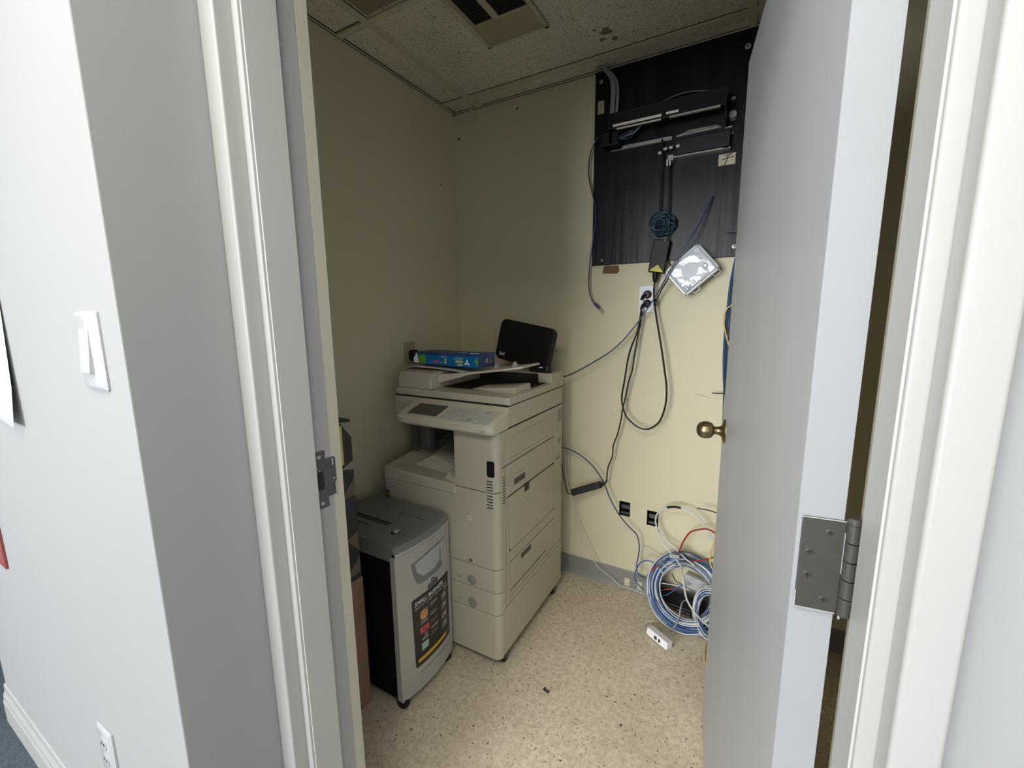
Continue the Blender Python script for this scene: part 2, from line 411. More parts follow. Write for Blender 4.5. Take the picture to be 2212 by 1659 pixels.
# casing with a raised outer band and a thin inner bead
def casing(x_in, x_band, x_out, name):
    s = 1 if x_out > x_in else -1
    band = rrect(min(x_band, x_out), max(x_band, x_out), 0.4215, 0.470, 0.004, 4, (1,1,0,0))
    mb = MB(); 
    band = [(p[0], min(p[1], 0.4565)) for p in band]
    mb.prism(band, -0.002, 2.15)
    bead = rrect(min(x_in, x_band+s*0.001), max(x_in, x_band+s*0.001), 0.4510, 0.4620, 0.0025, 4, (1,1,0,0))
    bead = [(p[0], min(p[1], 0.4565)) for p in bead]
    mb.prism(bead, -0.002, 2.10)
    return struct(name, mb, casing_paint, smooth=True)
casing(-0.743, -0.7585, -0.80, 'trim_4')
casing(0.1105, 0.1255, 0.159, 'trim_5')
struct('trim_6', MB().box(-0.80, 0.159, 0.4215, 0.4565, 2.10, 2.15).box(-0.7585, 0.1255, 0.451, 0.4565, 2.085, 2.10), casing_paint)

# strike plate let into the left frame
RX = -0.7515
sp = MB(MATRIX_ID := Matrix.Identity(4))
poly = [(0.5175, 0.998), (0.5175, 1.120), (0.545, 1.120), (0.545, 1.101), (0.566, 1.101), (0.5685, 1.096), (0.5685, 1.024), (0.566, 1.019), (0.547, 1.019), (0.547, 0.998)]
sp.prism(poly, RX, RX+0.0022, 'x')
strike = obj('strike_plate', sp, steel, left_frame, bevel=0.0005); strike['label'] = 'worn dark steel strike plate'
hole = rrect(0.5235, 0.5385, 1.038, 1.078, 0.006, 5)
obj('latch_hole', MB().prism(hole, RX+0.0018, RX+0.0027, 'x'), seam_mat, strike)
for z in (1.108, 1.009):
    obj('screw', MB().lathe((RX+0.002, 0.531, z), (1,0,0), [(0, 0.0042), (0.0008, 0.0042), (0.0014, 0.003), (0.0010, 0.0018)], 14), screw_mat, strike, smooth=True)
pm = MB()
for (y, z0, z1) in ((0.560, 1.083, 1.098), (0.561, 1.052, 1.056), (0.565, 1.022, 1.046), (0.528, 1.078, 1.081)):
    pm.box(RX+0.0021, RX+0.0031, y, y+0.003, z0, z1)
obj('paint_drip', pm, white_plastic, strike, bevel=0.0008)

# ------------------------------------------------------------------ door leaf, open into the closet
hx, hy = 0.061, 0.567
ddir = Vector((-0.1404, 0.9901, 0)); dn = Vector((-0.9901, -0.1404, 0))     # along the leaf, and out of the visible face
DM = Matrix(((ddir.x, -dn.x, 0, hx), (ddir.y, -dn.y, 0, hy), (0, 0, 1, 0), (0, 0, 0, 1)))  # local x along leaf, y through thickness
door = struct('door_1', MB(DM).box(0.001, 0.865, 0, 0.044, 0.012, 2.052), door_paint, bevel=0.0015)
obj('door_edge', MB(DM).box(-0.0005, 0.0012, 0.0, 0.044, 0.0125, 2.0515), door_edge_paint, door, bevel=0.0004)['label'] = 'bright white painted door edge'
# hinge
hz0, hz1 = 1.0455, 1.1585
hg = MB(DM); hg.prism(rrect(0.004, 0.0455, hz0, hz1, 0.002, 3), -0.0035, 0.0001, 'x')
hinge = obj('hinge_leaf', hg, bronze, door, bevel=0.0006); hinge['label'] = 'dark bronze hinge leaf with four screws'
kn = MB(DM)
L = (hz1-hz0)
for k in range(5):
    z0 = hz0 + L*k/5 + 0.0006; z1 = hz0 + L*(k+1)/5 - 0.0006
    kn.lathe((-0.006, 0.052, z0), (0,0,1), [(0, 0.0062), (0.0005, 0.0068), (z1-z0-0.0005, 0.0068), (z1-z0, 0.0062)], 16)
kn.lathe((-0.006, 0.052, hz1), (0,0,1), [(0, 0.0072), (0.003, 0.0072), (0.006, 0.004)], 16)
obj('hinge_knuckle', kn, bronze, hinge, smooth=True)
for (u, z) in ((0.031, 1.143), (0.0135, 1.117), (0.0135, 1.088), (0.0315, 1.060)):
    s = MB(DM); s.lathe((-0.0034, u, z), (-1,0,0), [(0, 0.0045), (0.0006, 0.0045), (0.0009, 0.0036)], 16)
    sc_ = obj('hinge_screw', s, bronze, hinge, smooth=True)
    c = MB(DM); c.box(-0.0049, -0.0043, u-0.0027, u+0.0027, z-0.0006, z+0.0006); c.box(-0.0049, -0.0043, u-0.0006, u+0.0006, z-0.0027, z+0.0027)
    obj('screw_slot', c, seam_mat, sc_)
pe = MB(DM)
pe.box(-0.0042, -0.0034, 0.003, 0.046, hz1-0.0004, hz1+0.0007); pe.box(-0.0042, -0.0034, 0.0033, 0.0043, hz0+0.001, hz0+0.02)
pe.box(-0.0042, -0.0034, 0.004, 0.044, hz0-0.0009, hz0+0.0002); pe.box(-0.008, -0.0074, 0.046, 0.048, hz0-0.004, hz0+0.012)
pe.box(-0.0044, -0.0038, 0.0448, 0.0454, hz0+0.05, hz0+0.1)
obj('paint_drip', pe, white_plastic, hinge)
# knob
kc = Vector((hx, hy, 0)) + ddir*0.802 + Vector((0, 0, 1.046))
knob = MB(); knob.lathe(kc, dn, [(0, 0.0355), (0.003, 0.0355), (0.006, 0.031), (0.009, 0.017), (0.016, 0.0125), (0.026, 0.0115), (0.030, 0.013), (0.033, 0.020), (0.035, 0.0215), (0.040, 0.0240), (0.046, 0.0255), (0.053, 0.0260), (0.060, 0.0250), (0.066, 0.0222), (0.071, 0.0180), (0.075, 0.0120), (0.0765, 0.0055), (0.0768, 0.001)], 32)
knob_o = obj('door_knob', knob, brass, door, smooth=True); knob_o['label'] = 'antique brass ball knob'

# ------------------------------------------------------------------ ceiling vent and brown panel
v = thing('ceiling_vent', (-0.86, 1.33, H), 'tan metal air vent with two black louvred openings in the closet ceiling', 'vent')
vx0, vx1, vy0, vy1 = -0.992, -0.732, 1.10, 1.607
obj('cover', MB().box(vx0, vx1, vy0, vy1, H-0.007, H-0.0005), vent_fixture, v, bevel=0.002)
fr = MB()
for a in ((vx0, vx0+0.014, vy0, vy1), (vx1-0.014, vx1, vy0, vy1), (vx0, vx1, vy1-0.012, vy1), (-0.8875, -0.8615, vy0, 1.465), ):
    fr.box(*a, H-0.011, H-0.007)
fr.box(vx0+0.03, vx1-0.02, 1.463, 1.470, H-0.011, H-0.007)
obj('rim', fr, vent_metal, v, bevel=0.001)
for a, b in ((-0.962, -0.8885), (-0.8605, -0.752)):
    g = obj('grille', MB().box(a, b, 1.15, 1.462, H-0.0085, H-0.0068), duct_black, v)
    lv = MB()
    for k in range(24):
        y = 1.155 + k*0.0128
        lv.hexa([(a, y, H-0.0115), (b, y, H-0.0115), (b, y+0.001, H-0.0115), (a, y+0.001, H-0.0115)], [(a, y+0.004, H-0.0085), (b, y+0.004, H-0.0085), (b, y+0.005, H-0.0085), (a, y+0.005, H-0.0085)])
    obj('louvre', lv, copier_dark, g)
p = MB().box(-1.272, -0.11, 0.70, 1.238, H-0.001, H+0.003)
pp = obj('ceiling_panel', p, panel_brown); tag(pp, 'plain brown panel recessed in the ceiling grid left of the air vent', 'ceiling panel')
# stains on tile as thin damaged patches
def blob(cx, cy, r, n, plane, val, seed, squash=1.0, t=0.0008):
    rnd = random.Random(seed); pts = []
    for k in range(n):
        a = 2*math.pi*k/n; rr = r*(0.55+0.6*rnd.random()); pts.append((cx+rr*math.cos(a), cy+rr*squash*math.sin(a)))
    return pts
st = MB()
for (x, y, r, s) in ((-0.566, 1.756, 0.026, 1), (-0.592, 1.80, 0.013, 2), (-0.548, 1.815, 0.014, 3), (-0.60, 1.73, 0.008, 4)):
    st.prism(blob(x, y, r, 14, 'z', 0, s), H+0.0028, H+0.0039)
tag(obj('ceiling_stain', st, mat('tan_stain', (0.26, 0.20, 0.12), 0.9, var=0.3, scale=50)), 'brown flaked stain on the ceiling tile above the black board', 'stain')
# small scars on the cream walls
def scar(pts, m, lab, name='wall_scar'):
    q = MB()
    for (c, r, s) in pts:
        q.prism(blob(c[0], c[2], r, 10, 'y', 0, s), YB-0.0012, YB, 'y')
    tag(obj(name, q, m), lab, 'scar')

# junction boxes behind the two holes
for i, (h, lab) in enumerate(zip(holes, ('open black electrical box in the back wall, the one nearer the copier', 'open black electrical box in the back wall, the one beside the white cable loop'))):
    x0, x1, z0, z1 = h
    t = thing('junction_box', ((x0+x1)/2, YB, z0), lab, 'electrical box', 'open boxes low on the back wall')
    q = MB(); w = 0.0025
    q.box(x0, x0+w, YB+0.001, YB+0.06, z0, z1); q.box(x1-w, x1, YB+0.001, YB+0.06, z0, z1)
    q.box(x0, x1, YB+0.001, YB+0.06, z0, z0+w); q.box(x0, x1, YB+0.001, YB+0.06, z1-w, z1); q.box(x0, x1, YB+0.055, YB+0.06, z0, z1)
    obj('casing', q, black_plastic, t)
    obj('bracket', MB().box(x0+0.006, x1-0.006, YB+0.02, YB+0.025, z0+0.03, z0+0.05).box(x0+0.006, x1-0.006, YB+0.012, YB+0.018, z0+0.004, z0+0.016), steel, t)

# ------------------------------------------------------------------ photocopier
CX0, CX1, CY0, CY1 = -1.345, -0.775, 1.262, 1.872
cp = thing('photocopier', (-1.06, 1.565, 0), 'beige office photocopier on castors standing in the left rear corner', 'photocopier')
def body_poly(x0, x1, y0, y1, r=0.030):
    return rrect(x0, x1, y0, y1, r, 7, (1, 1, 0, 0))
def cbox(name, z0, z1, y0=CY0, y1=CY0+0.0305, x0=CX0, x1=CX1, r=0.030, m=copier_mat, bevel=0.003):
    return obj(name, MB().prism(body_poly(x0, x1, y0, y1, r), z0, z1), m, cp, bevel=bevel, smooth=True)
# dark core seen through the joints
obj('chassis', MB().box(CX0+0.001, CX1-0.0205, CY0+0.03, CY1-0.004, 0.06, 0.735), seam_mat, cp)
plinth = cbox('plinth', 0.040, 0.2315)
def drawer(z0, z1, zk):
    d = cbox('paper_drawer', z0, z1)
    q = MB(); q.lathe((-0.9, CY0+0.0008, zk), (0,-1,0), [(0, 0.0215), (0.0012, 0.0215), (0.0018, 0.020)], 28)
    obj('dial', q, grey_print, d, smooth=True)
    t = MB()
    for k in range(2): t.box(-0.975, -0.946-0.004*k, CY0-0.0006, CY0+0.001, zk+0.002-0.009*k, zk+0.007-0.009*k)
    obj('lettering', t, print_grey, d)
    return d
drawer(0.2345, 0.3265, 0.257)
drawer(0.3295, 0.4230, 0.355)
fc = cbox('front_door', 0.4260, 0.7340)
lt = MB(); lt.prism(rrect(-0.917, -0.893, 0.604, 0.632, 0.006, 4), CY0-0.006, CY0+0.001, 'y')
obj('latch', lt, copier_light, fc, bevel=0.002)['label'] = 'small square latch'
ic = MB(); ic.box(-0.913, -0.895, CY0-0.0008, CY0+0.001, 0.4335, 0.4365); ic.box(-0.913, -0.895, CY0-0.0008, CY0+0.001, 0.4395, 0.4425); ic.box(-0.908, -0.898, CY0-0.0008, CY0+0.001, 0.4445, 0.4465)
obj('slot_mark', ic, seam_mat, fc)
# upper right column beside the output opening
col = obj('front_column', MB().prism(rrect(-0.968, CX1, CY0, CY0+0.0305+0.03, 0.030, 7, (0, 1, 0, 0))[:-2] + [(-0.7953, CY0+0.0305), (-0.7953, 1.84), (-0.968, 1.84)], 0.7370, 0.9640), copier_mat, cp, bevel=0.002, smooth=True)
# dark indicator window wrapped on the corner
win = MB(); win.prism([(p[0], p[1]) for p in rrect(-0.8195, -0.7895, 0.799, 0.8605, 0.007, 4)], CY0-0.0015, CY0+0.012, 'y')
obj('indicator_window', win, black_gloss, col, bevel=0.001)
vt = MB()
for k in range(4): vt.box(-0.822, -0.797, CY0-0.0008, CY0+0.006, 0.780-k*0.0115, 0.7835-k*0.0115)
obj('vent_slot', vt, seam_mat, col)
vt = MB()
for k in range(5): vt.box(-0.822, -0.797, CY0-0.0008, CY0+0.006, 0.722-k*0.0115, 0.7255-k*0.0115)
obj('vent_slot', vt, seam_mat, fc)
# left rear uprights and the output cavity
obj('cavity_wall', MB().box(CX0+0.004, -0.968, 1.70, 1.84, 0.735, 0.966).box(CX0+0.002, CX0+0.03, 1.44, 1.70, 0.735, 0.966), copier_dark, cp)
obj('cavity_post', MB().box(-1.345, -1.262, 1.47, 1.50, 0.77, 0.966), mat('grey_inner_plastic', (0.16, 0.155, 0.14), 0.6), cp)
obj('duct', MB().box(-1.09, -1.02, 1.50, 1.62, 0.80, 0.966), copier_mat, cp)
# output tray: sloping shelf rising to the back left with a front lip
q = MB()
q.hexa([(CX0, CY0-0.004, 0.70), (-0.966, CY0-0.004, 0.70), (-0.966, 1.70, 0.70), (CX0, 1.70, 0.70)],
       [(CX0, CY0-0.004, 0.752), (-0.966, CY0-0.004, 0.738), (-0.966, 1.70, 0.748), (CX0, 1.70, 0.800)])
tray = obj('output_tray', q, copier_mat, cp, bevel=0.006, seg=3)
q = MB()
q.hexa([(CX0+0.09, 1.33, 0.745), (-0.968, 1.33, 0.735), (-0.968, 1.70, 0.745), (CX0+0.09, 1.70, 0.79)],
       [(CX0+0.16, 1.40, 0.785), (-1.04, 1.37, 0.762), (-0.968, 1.70, 0.785), (CX0+0.09, 1.70, 0.815)])
obj('paper_guide', q, copier_mat, tray, bevel=0.004)
q = MB(); q.hexa([(-1.045, CY0+0.03, 0.738), (-0.968, CY0+0.008, 0.736), (-0.968, 1.34, 0.736), (-1.06, 1.37, 0.74)],
                 [(-1.040, 1.315, 0.762), (-0.968, CY0+0.02, 0.752), (-0.968, 1.33, 0.756), (-1.045, 1.36, 0.766)])
obj('tray_ramp', q, copier_light, tray, bevel=0.003)
q = MB(); q.tube([(-0.968, CY0+0.004, 0.7375), (-1.10, CY0+0.002, 0.7405), (-1.30, CY0, 0.7475)], 0.0035, 8)
obj('tray_lip', q, copier_mat, tray, smooth=True)
sk = MB(); sk.box(CX0+0.003, CX0+0.060, CY0-0.0008, CY0, 0.648, 0.700)
obj('rating_label', sk, paper_grey, fc)
sk = MB()
for k in range(3): sk.box(CX0+0.008, CX0+0.045, CY0-0.0012, CY0-0.0006, 0.657+k*0.012, 0.660+k*0.012)
obj('lettering', sk, grey_print, fc)

# right side cover: raised panels leaving dark joints between them
side = obj('side_cover', MB().box(CX1-0.02, CX1-0.0035, CY0+0.026, CY1-0.002, 0.045, 0.964), seam_mat, cp)
def sidepanel(y0, y1, z0, z1, x1=CX1, m=copier_mat, name='side_panel', bevel=0.0012, poly=None):
    q = MB(); q.prism(poly or [(y0+0.0009, z0+0.0007), (y1-0.0009, z0+0.0007), (y1-0.0009, z1-0.0007), (y0+0.0009, z1-0.0007)], CX1-0.006, x1, 'x')
    return obj(name, q, m, side, bevel=bevel)
g = 0.0014
sidepanel(CY0+0.031, 1.775, 0.8285, 0.9640)                      # upper cover
sidepanel(CY0+0.031, CY0+0.058, 0.245, 0.8255)                     # slim front strip with vent
sidepanel(CY0+0.0615, 1.775, 0.700, 0.8255)                      # mid cover
sidepanel(1.7785, CY1-0.004, 0.272, 0.9640)                      # rear strip
sidepanel(CY0+0.0615, 1.345, 0.245, 0.6975)
sidepanel(1.345, 1.775, 0.4215, 0.4665)
# manual feed door with rounded corners and handle
dp = rrect(1.3490, 1.771, 0.4705, 0.6940, 0.012, 5, (1,1,1,1))
mf = sidepanel(0, 0, 0, 0, x1=CX1+0.0015, name='manual_feed_door', poly=dp)
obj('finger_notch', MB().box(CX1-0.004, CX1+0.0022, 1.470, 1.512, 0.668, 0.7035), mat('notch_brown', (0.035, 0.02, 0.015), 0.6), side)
q = MB(); q.tube([(CX1+0.0015, 1.470, 0.664), (CX1+0.0015, 1.474, 0.640), (CX1+0.0015, 1.491, 0.630), (CX1+0.0015, 1.508, 0.640), (CX1+0.0015, 1.512, 0.664)], 0.0011, 6)
obj('handle_rim', q, grey_print, mf, smooth=True)
ld = sidepanel(1.347, 1.69, 0.272, 0.4185, name='lower_side_door')
sidepanel(1.6925, 1.775, 0.272, 0.4185)
sidepanel(1.3475, CY1-0.004, 0.245, 0.2695)
sidepanel(CY0+0.031, CY1-0.002, 0.045, 0.2425)
obj('side_groove', MB().box(CX1-0.004, CX1+0.0006, 1.349, 1.685, 0.296, 0.2995), seam_mat, ld)
def recess(y0, y1, z0, z1, par):
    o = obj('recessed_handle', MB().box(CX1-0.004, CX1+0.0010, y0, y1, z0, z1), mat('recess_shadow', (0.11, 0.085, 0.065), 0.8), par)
    obj('handle_lip', MB().box(CX1-0.004, CX1+0.0022, y0, y1, z1-0.0012, z1+0.001), copier_light, o)
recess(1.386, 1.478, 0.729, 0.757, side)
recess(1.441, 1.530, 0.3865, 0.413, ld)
q = MB()
for (y0, y1, z) in ((1.345, 1.70, 0.931), (1.345, 1.71, 0.8475), (1.40, 1.475, 0.772)):
    q.box(CX1-0.001, CX1+0.0007, y0, y1, z-0.0008, z+0.0008)
obj('embossed_line', q, grey_print, side)
q = MB()
for k in range(10): q.box(CX1-0.001, CX1+0.0008, CY0+0.037, CY0+0.052, 0.787-k*0.0113, 0.7902-k*0.0113)
obj('vent_slot', q, seam_mat, side)
q = MB()
for (y0, y1, z0, z1) in ((1.815, 1.855, 0.885, 0.945), (1.815, 1.850, 0.780, 0.805), (1.800, 1.84, 0.700, 0.722), (1.803, 1.808, 0.955, 0.965), (1.803, 1.808, 0.842, 0.852), (1.79, 1.793, 0.36, 0.368), (1.30, 1.303, 0.275, 0.283), (1.81, 1.813, 0.47, 0.476)):
    obj('rear_port', MB().box(CX1-0.001, CX1+0.0008, y0, y1, z0, z1), grey_print, side)
# tube marks (power symbols)
q = MB(); q.tube([(CX1+0.0005, 1.30, 0.845), (CX1+0.0005, 1.306, 0.849), (CX1+0.0005, 1.306, 0.856), (CX1+0.0005, 1.300, 0.858)], 0.0009, 6); q.tube([(CX1+0.0005, 1.300, 0.864), (CX1+0.0005, 1.306, 0.868), (CX1+0.0005, 1.300, 0.873), (CX1+0.0005, 1.300, 0.880)], 0.0009, 6)
obj('power_mark', q, grey_print, side, smooth=True)

# scanner unit and control panel
scn = cbox('scanner_unit', 0.9690, 1.0475, y0=1.345, y1=CY1, r=0.006)
obj('scanner_gap', MB().box(CX0+0.004, CX1-0.003, 1.35, CY1-0.004, 0.960, 1.055), seam_mat, cp)
q = MB()
for (y, z0, z1) in ((1.362, 0.998, 1.014), (1.395, 1.010, 1.017), (1.413, 1.012, 1.020), (1.78, 1.012, 1.026)): obj('side_mark', MB().box(CX1-0.001, CX1+0.0008, y, y+0.003, z0, z1), grey_print, scn)
# control panel: rounded front, top slopes up to the scanner
n = 8
PX0, PX1, PY0, PY1 = -1.235, CX1, 1.222, 1.345
po = rrect(PX0, PX1, PY0, PY1, 0.034, n, (1, 1, 0, 0))
def ptop(p, dz=0): return (p[0], p[1], 0.998 + (p[1]-PY0)/(PY1-PY0)*0.034 + dz)
q = MB()
ins = rrect(PX0+0.006, PX1-0.006, PY0+0.006, PY1, 0.030, n, (1, 1, 0, 0))
q.rings([[(p[0], p[1], 0.9665) for p in rrect(PX0+0.004, PX1-0.001, PY0+0.008, PY1, 0.032, n, (1,1,0,0))],
         [(p[0], p[1], 0.975) for p in po], [ptop(p, -0.005) for p in po], [ptop(p) for p in ins]])
cpn = obj('control_panel', q, copier_light, cp, smooth=True)
PT = frame((0,0,0), (1,0,0), (0, PY1-PY0, 0.034))
def ponp(x, y, dz): return Vector(ptop((x, y), dz))
def ppatch(name, x0, x1, y0, y1, m, h=0.0012, r=0.004, shear=0.0, par=None):
    q = MB(); pts = rrect(x0, x1, y0, y1, r, 3)
    q.rings([[ptop(p, -0.001) for p in pts], [ptop(p, h) for p in pts]])
    return obj(name, q, m, par or cpn)
ppatch('screen_bezel', -1.196, -1.030, 1.236, 1.338, copier_light, 0.0010)
ppatch('touch_screen', -1.186, -1.040, 1.2475, 1.332, screen_mat, 0.0018)['label'] = 'dark grey blank touch screen'
ppatch('key_area', -1.022, -0.800, 1.236, 1.338, panel_mint, 0.0006)
for i in range(4):
    for j in range(4):
        q = MB(); c = ponp(-0.975+0.021*i, 1.300-0.016*j+0.012, 0.0004)
        q.lathe(c, (0,-0.26,1), [(0, 0.0062), (0.0022, 0.0060), (0.0028, 0.0045)], 12)
        obj('key', q, white_plastic, cpn, smooth=True)
for (x, y, r, m) in ((-0.846, 1.318, 0.0105, print_grey), (-0.863, 1.258, 0.0085, panel_mint), (-0.889, 1.254, 0.0115, mat('start_green', (0.28, 0.40, 0.28), 0.4)), (-1.003, 1.245, 0.0085, white_plastic), (-0.845, 1.275, 0.006, white_plastic), (-0.88, 1.29, 0.006, white_plastic)):
    q = MB(); q.lathe(ponp(x, y, 0.0004), (0,-0.26,1), [(0, r), (0.0022, r), (0.003, r*0.8)], 18); obj('button', q, m, cpn, smooth=True)
q = MB(); q.prism(rrect(-0.822, -0.797, 0.978, 0.986, 0.0035, 4), PY0-0.0012, PY0+0.01, 'y'); obj('power_light', q, white_plastic, cpn, bevel=0.0005)
q = MB()
for (x, w) in ((-1.222, 0.003), (-1.205, 0.018)): obj('panel_mark', MB().box(x, x+w, PY0-0.0006, PY0+0.002, 0.984, 0.9875), grey_print, cpn)
q.tube([(-0.955, PY0-0.0004, 0.986), (-0.955, PY0-0.0004, 0.9925), (-0.905, PY0-0.0004, 0.9925), (-0.905, PY0-0.0004, 0.986)], 0.0008, 6, spline=False); q.box(-0.932, -0.9305, PY0-0.0006, PY0+0.002, 0.984, 0.992)
obj('bracket_mark', q, grey_print, cpn)

# platen cover and document feeder
pl = cbox('platen_cover', 1.0505, 1.0815, y0=1.352, y1=CY1, r=0.008, bevel=0.004)
q = MB(); prof = [(1.362, 1.080), (1.366, 1.130), (1.385, 1.148), (1.42, 1.153), (1.83, 1.153), (1.86, 1.14), (1.866, 1.080)]
q.prism(prof, CX0+0.004, -1.155, 'x')
adf = obj('document_feeder', q, copier_mat, cp, bevel=0.008, seg=3)
obj('maker_lettering', text_mb('Canon', 0.016, frame((-1.278, 1.3645, 1.094), (1,0,0), (0,0.01,1)), 0.0003), print_grey, adf)
obj('feeder_gap_dark', MB().box(-1.156, -0.80, 1.45, 1.74, 1.0812, 1.0825).box(-1.155, -0.84, 1.733, 1.739, 1.0825, 1.122), duct_black, cp)  # flat black sheets stand in for the dark gap under the tray
obj('feeder_hinge_block', MB().box(-1.155, CX1+0.001, 1.74, CY1, 1.060, 1.124), copier_mat, cp, bevel=0.003)
q = MB(); q.hexa([(-1.02, 1.455, 1.081), (-0.795, 1.44, 1.081), (-0.795, 1.58, 1.081), (-1.02, 1.55, 1.081)], [(-1.00, 1.46, 1.087), (-0.80, 1.445, 1.106), (-0.80, 1.575, 1.108), (-1.00, 1.55, 1.088)])
obj('exit_ramp', q, copier_mat, cp, bevel=0.002)
# document tray: thin curved shelf rising to the right
q = MB()
nx = 16; top = []; bot = []
def tz(s): return 1.140 + 0.052*(s**1.2)
tx0, tx1, ty0, ty1 = -1.172, -0.762, 1.415, 1.590
R = []
for i in range(nx+1):
    s = i/nx; x = tx0 + (tx1-tx0)*s; z = tz(s); th = 0.032*max(0, 1-s*2.2) + 0.0080
    yb = ty0 + (0.05 if s < 0.02 else 0)*0; yf = ty0 + 0.02*max(0, (s-0.85)/0.15)
    R.append([(x, yf, z), (x, ty1, z), (x, ty1, z-0.008), (x, ty0+0.03, z-0.008-0.0), (x, yf, z-th)])
q.rings(R)
dt = obj('document_tray', q, copier_light, cp, bevel=0.001)
for xg, yg in ((-0.940, 1.53), (-0.835, 1.50)):
    s = (xg-tx0)/(tx1-tx0)
    if xg < -0.95:
        gq = MB(); gq.box(xg-0.03, xg+0.03, yg, yg+0.006, tz(s)-0.001, tz(s)+0.030); gq.box(xg-0.006, xg+0.012, yg-0.055, yg, tz(s)-0.001, tz(s)+0.008)
        obj('paper_guide', gq, copier_light, dt, bevel=0.0015)
    else:
        gq = MB(); gq.prism([(xg-0.011, tz(s)-0.002), (xg+0.013, tz(s)-0.001), (xg+0.001, tz(s)+0.020)], yg, yg+0.02, 'y'); obj('paper_stop', gq, white_plastic, dt, bevel=0.001)
# castors
for (x, y) in ((-0.793, 1.318), (-0.793, 1.80), (-1.30, 1.325), (-1.30, 1.79)):
    q = MB(); q.lathe((x-0.012, y, 0.0255), (1,0,0), [(0, 0.0240), (0.002, 0.0255), (0.022, 0.0255), (0.024, 0.0240)], 20)
    w = obj('castor', q, black_plastic, cp, smooth=True)
    obj('castor_bracket', MB().box(x-0.017, x-0.0125, y-0.012, y+0.012, 0.02, 0.05).box(x+0.0125, x+0.017, y-0.012, y+0.012, 0.02, 0.05).box(x-0.017, x+0.017, y-0.012, y+0.012, 0.043, 0.052), steel, w)

# ------------------------------------------------------------------ shredder
SX0, SX1, SY0, SY1 = -1.395, -0.975, 0.945, 1.236
sh = thing('paper_shredder', (-1.18, 1.09, 0), 'silver and black paper shredder with a black sticker, in front of the copier', 'shredder')
ins_, = (0.012,)
obj('bin', MB().box(SX0, -1.012, SY0+0.004, SY1-0.004, 0.035, 0.575), navy_black, sh, bevel=0.004)['label'] = 'black side of the bin'
# bowed silver front (faces the doorway side)
def bow(y):   # outward bulge of the front in x
    t = (y-SY0)/(SY1-SY0); return 0.020*4*t*(1-t)
def fpoly(x_in, grow=0.0, n=12):
    P = [(SX1 - 0.012 + bow(SY0+(SY1-SY0)*i/n) + grow, SY0 + (SY1-SY0)*i/n) for i in range(n+1)]
    return [(x_in, SY0)] + P + [(x_in, SY1)]
front = obj('front_panel', MB().prism(fpoly(-1.012), 0.034, 0.590), silver, sh, bevel=0.003, smooth=True)
# top cover, sloped front edge
n = 12
q = MB()
def toprow(x_in, g, z):
    return [(x_in, SY0, z)] + [(SX1 - 0.012 + bow(SY0+(SY1-SY0)*i/n) + g, SY0 + (SY1-SY0)*i/n, z) for i in range(n+1)] + [(x_in, SY1, z)]
q.rings([toprow(SX0, 0.001, 0.5935), toprow(SX0, 0.001, 0.603), toprow(SX0+0.004, -0.010, 0.622), toprow(SX0+0.02, -0.030, 0.628)])
top_ = obj('top_cover', q, silver_dark, sh, smooth=True)
obj('side_trim', MB().box(SX0, -1.012, SY0, SY0+0.006, 0.573, 0.5935), silver_dark, sh)
obj('side_trim', MB().box(SX0, -1.012, SY1-0.006, SY1, 0.573, 0.5935), silver_dark, sh)
obj('front_trim', MB().prism(toprow_ := [(p[0], p[1]) for p in toprow(-1.0, 0.0022, 0)], 0.5915, 0.6035), silver, sh, bevel=0.001)
# paper slot, switch, leds
sl = obj('paper_slot', MB().box(-1.345, -1.120, 1.052, 1.072, 0.627, 0.6288), seam_mat, top_)
obj('slot_rim', MB().box(-1.345, -1.118, 1.072, 1.078, 0.627, 0.6305).box(-1.345, -1.118, 1.058, 1.0605, 0.627, 0.630), silver_dark, sl)
obj('slot_rim', MB().box(-1.30, -1.19, 1.022, 1.026, 0.627, 0.6288), seam_mat, top_)
q = MB(); q.lathe((-1.060, 1.028, 0.6265), (0,0,1), [(0, 0.017), (0.002, 0.017), (0.0025, 0.015)], 20); sw = obj('switch_dish', q, seam_mat, top_, smooth=True)
obj('slide_switch', MB().prism(rrect(-1.066, -1.050, 1.020, 1.040, 0.004, 3), 0.628, 0.636), silver, sw, bevel=0.0015)
for (x, y) in ((-1.030, 1.030), (-1.036, 1.018), (-1.026, 1.005), (-1.020, 1.025)):
    q = MB(); q.lathe((x, y, 0.6272), (0,0,1), [(0, 0.0028), (0.0014, 0.0026)], 10); obj('indicator', q, black_gloss, top_)
q = MB(); q.box(-1.16, -1.04, 1.148, 1.1495, 0.6272, 0.6286); obj('lid_joint', q, seam_mat, top_)
# oval grip recess in the front: raised light rim with darker pocket
def fx(y): return SX1 - 0.012 + bow(y)
def front_patch(name, pts, h, m, par, bevel=0.0):
    # pts (y,z) -> thin relief following the bowed panel
    q = MB(); q.rings([[(-0.001, y, z) for y, z in pts], [(h, y, z) for y, z in pts]])
    return obj(name, follow_bow(q.bm), m, par, bevel=bevel)
def follow_bow(bm):
    for k in range(1, 30):
        bmesh.ops.bisect_plane(bm, geom=bm.verts[:]+bm.edges[:]+bm.faces[:], plane_co=(0, SY0+(SY1-SY0)*k/30, 0), plane_no=(0,1,0))
    for v_ in bm.verts: v_.co.x += fx(v_.co.y)
    return bm
def dense(pts, n=8):
    return pts
    out = []
    for (a, b) in zip(pts, pts[1:]+pts[:1]):
        for k in range(n): out.append((a[0]+(b[0]-a[0])*k/n, a[1]+(b[1]-a[1])*k/n))
    return out
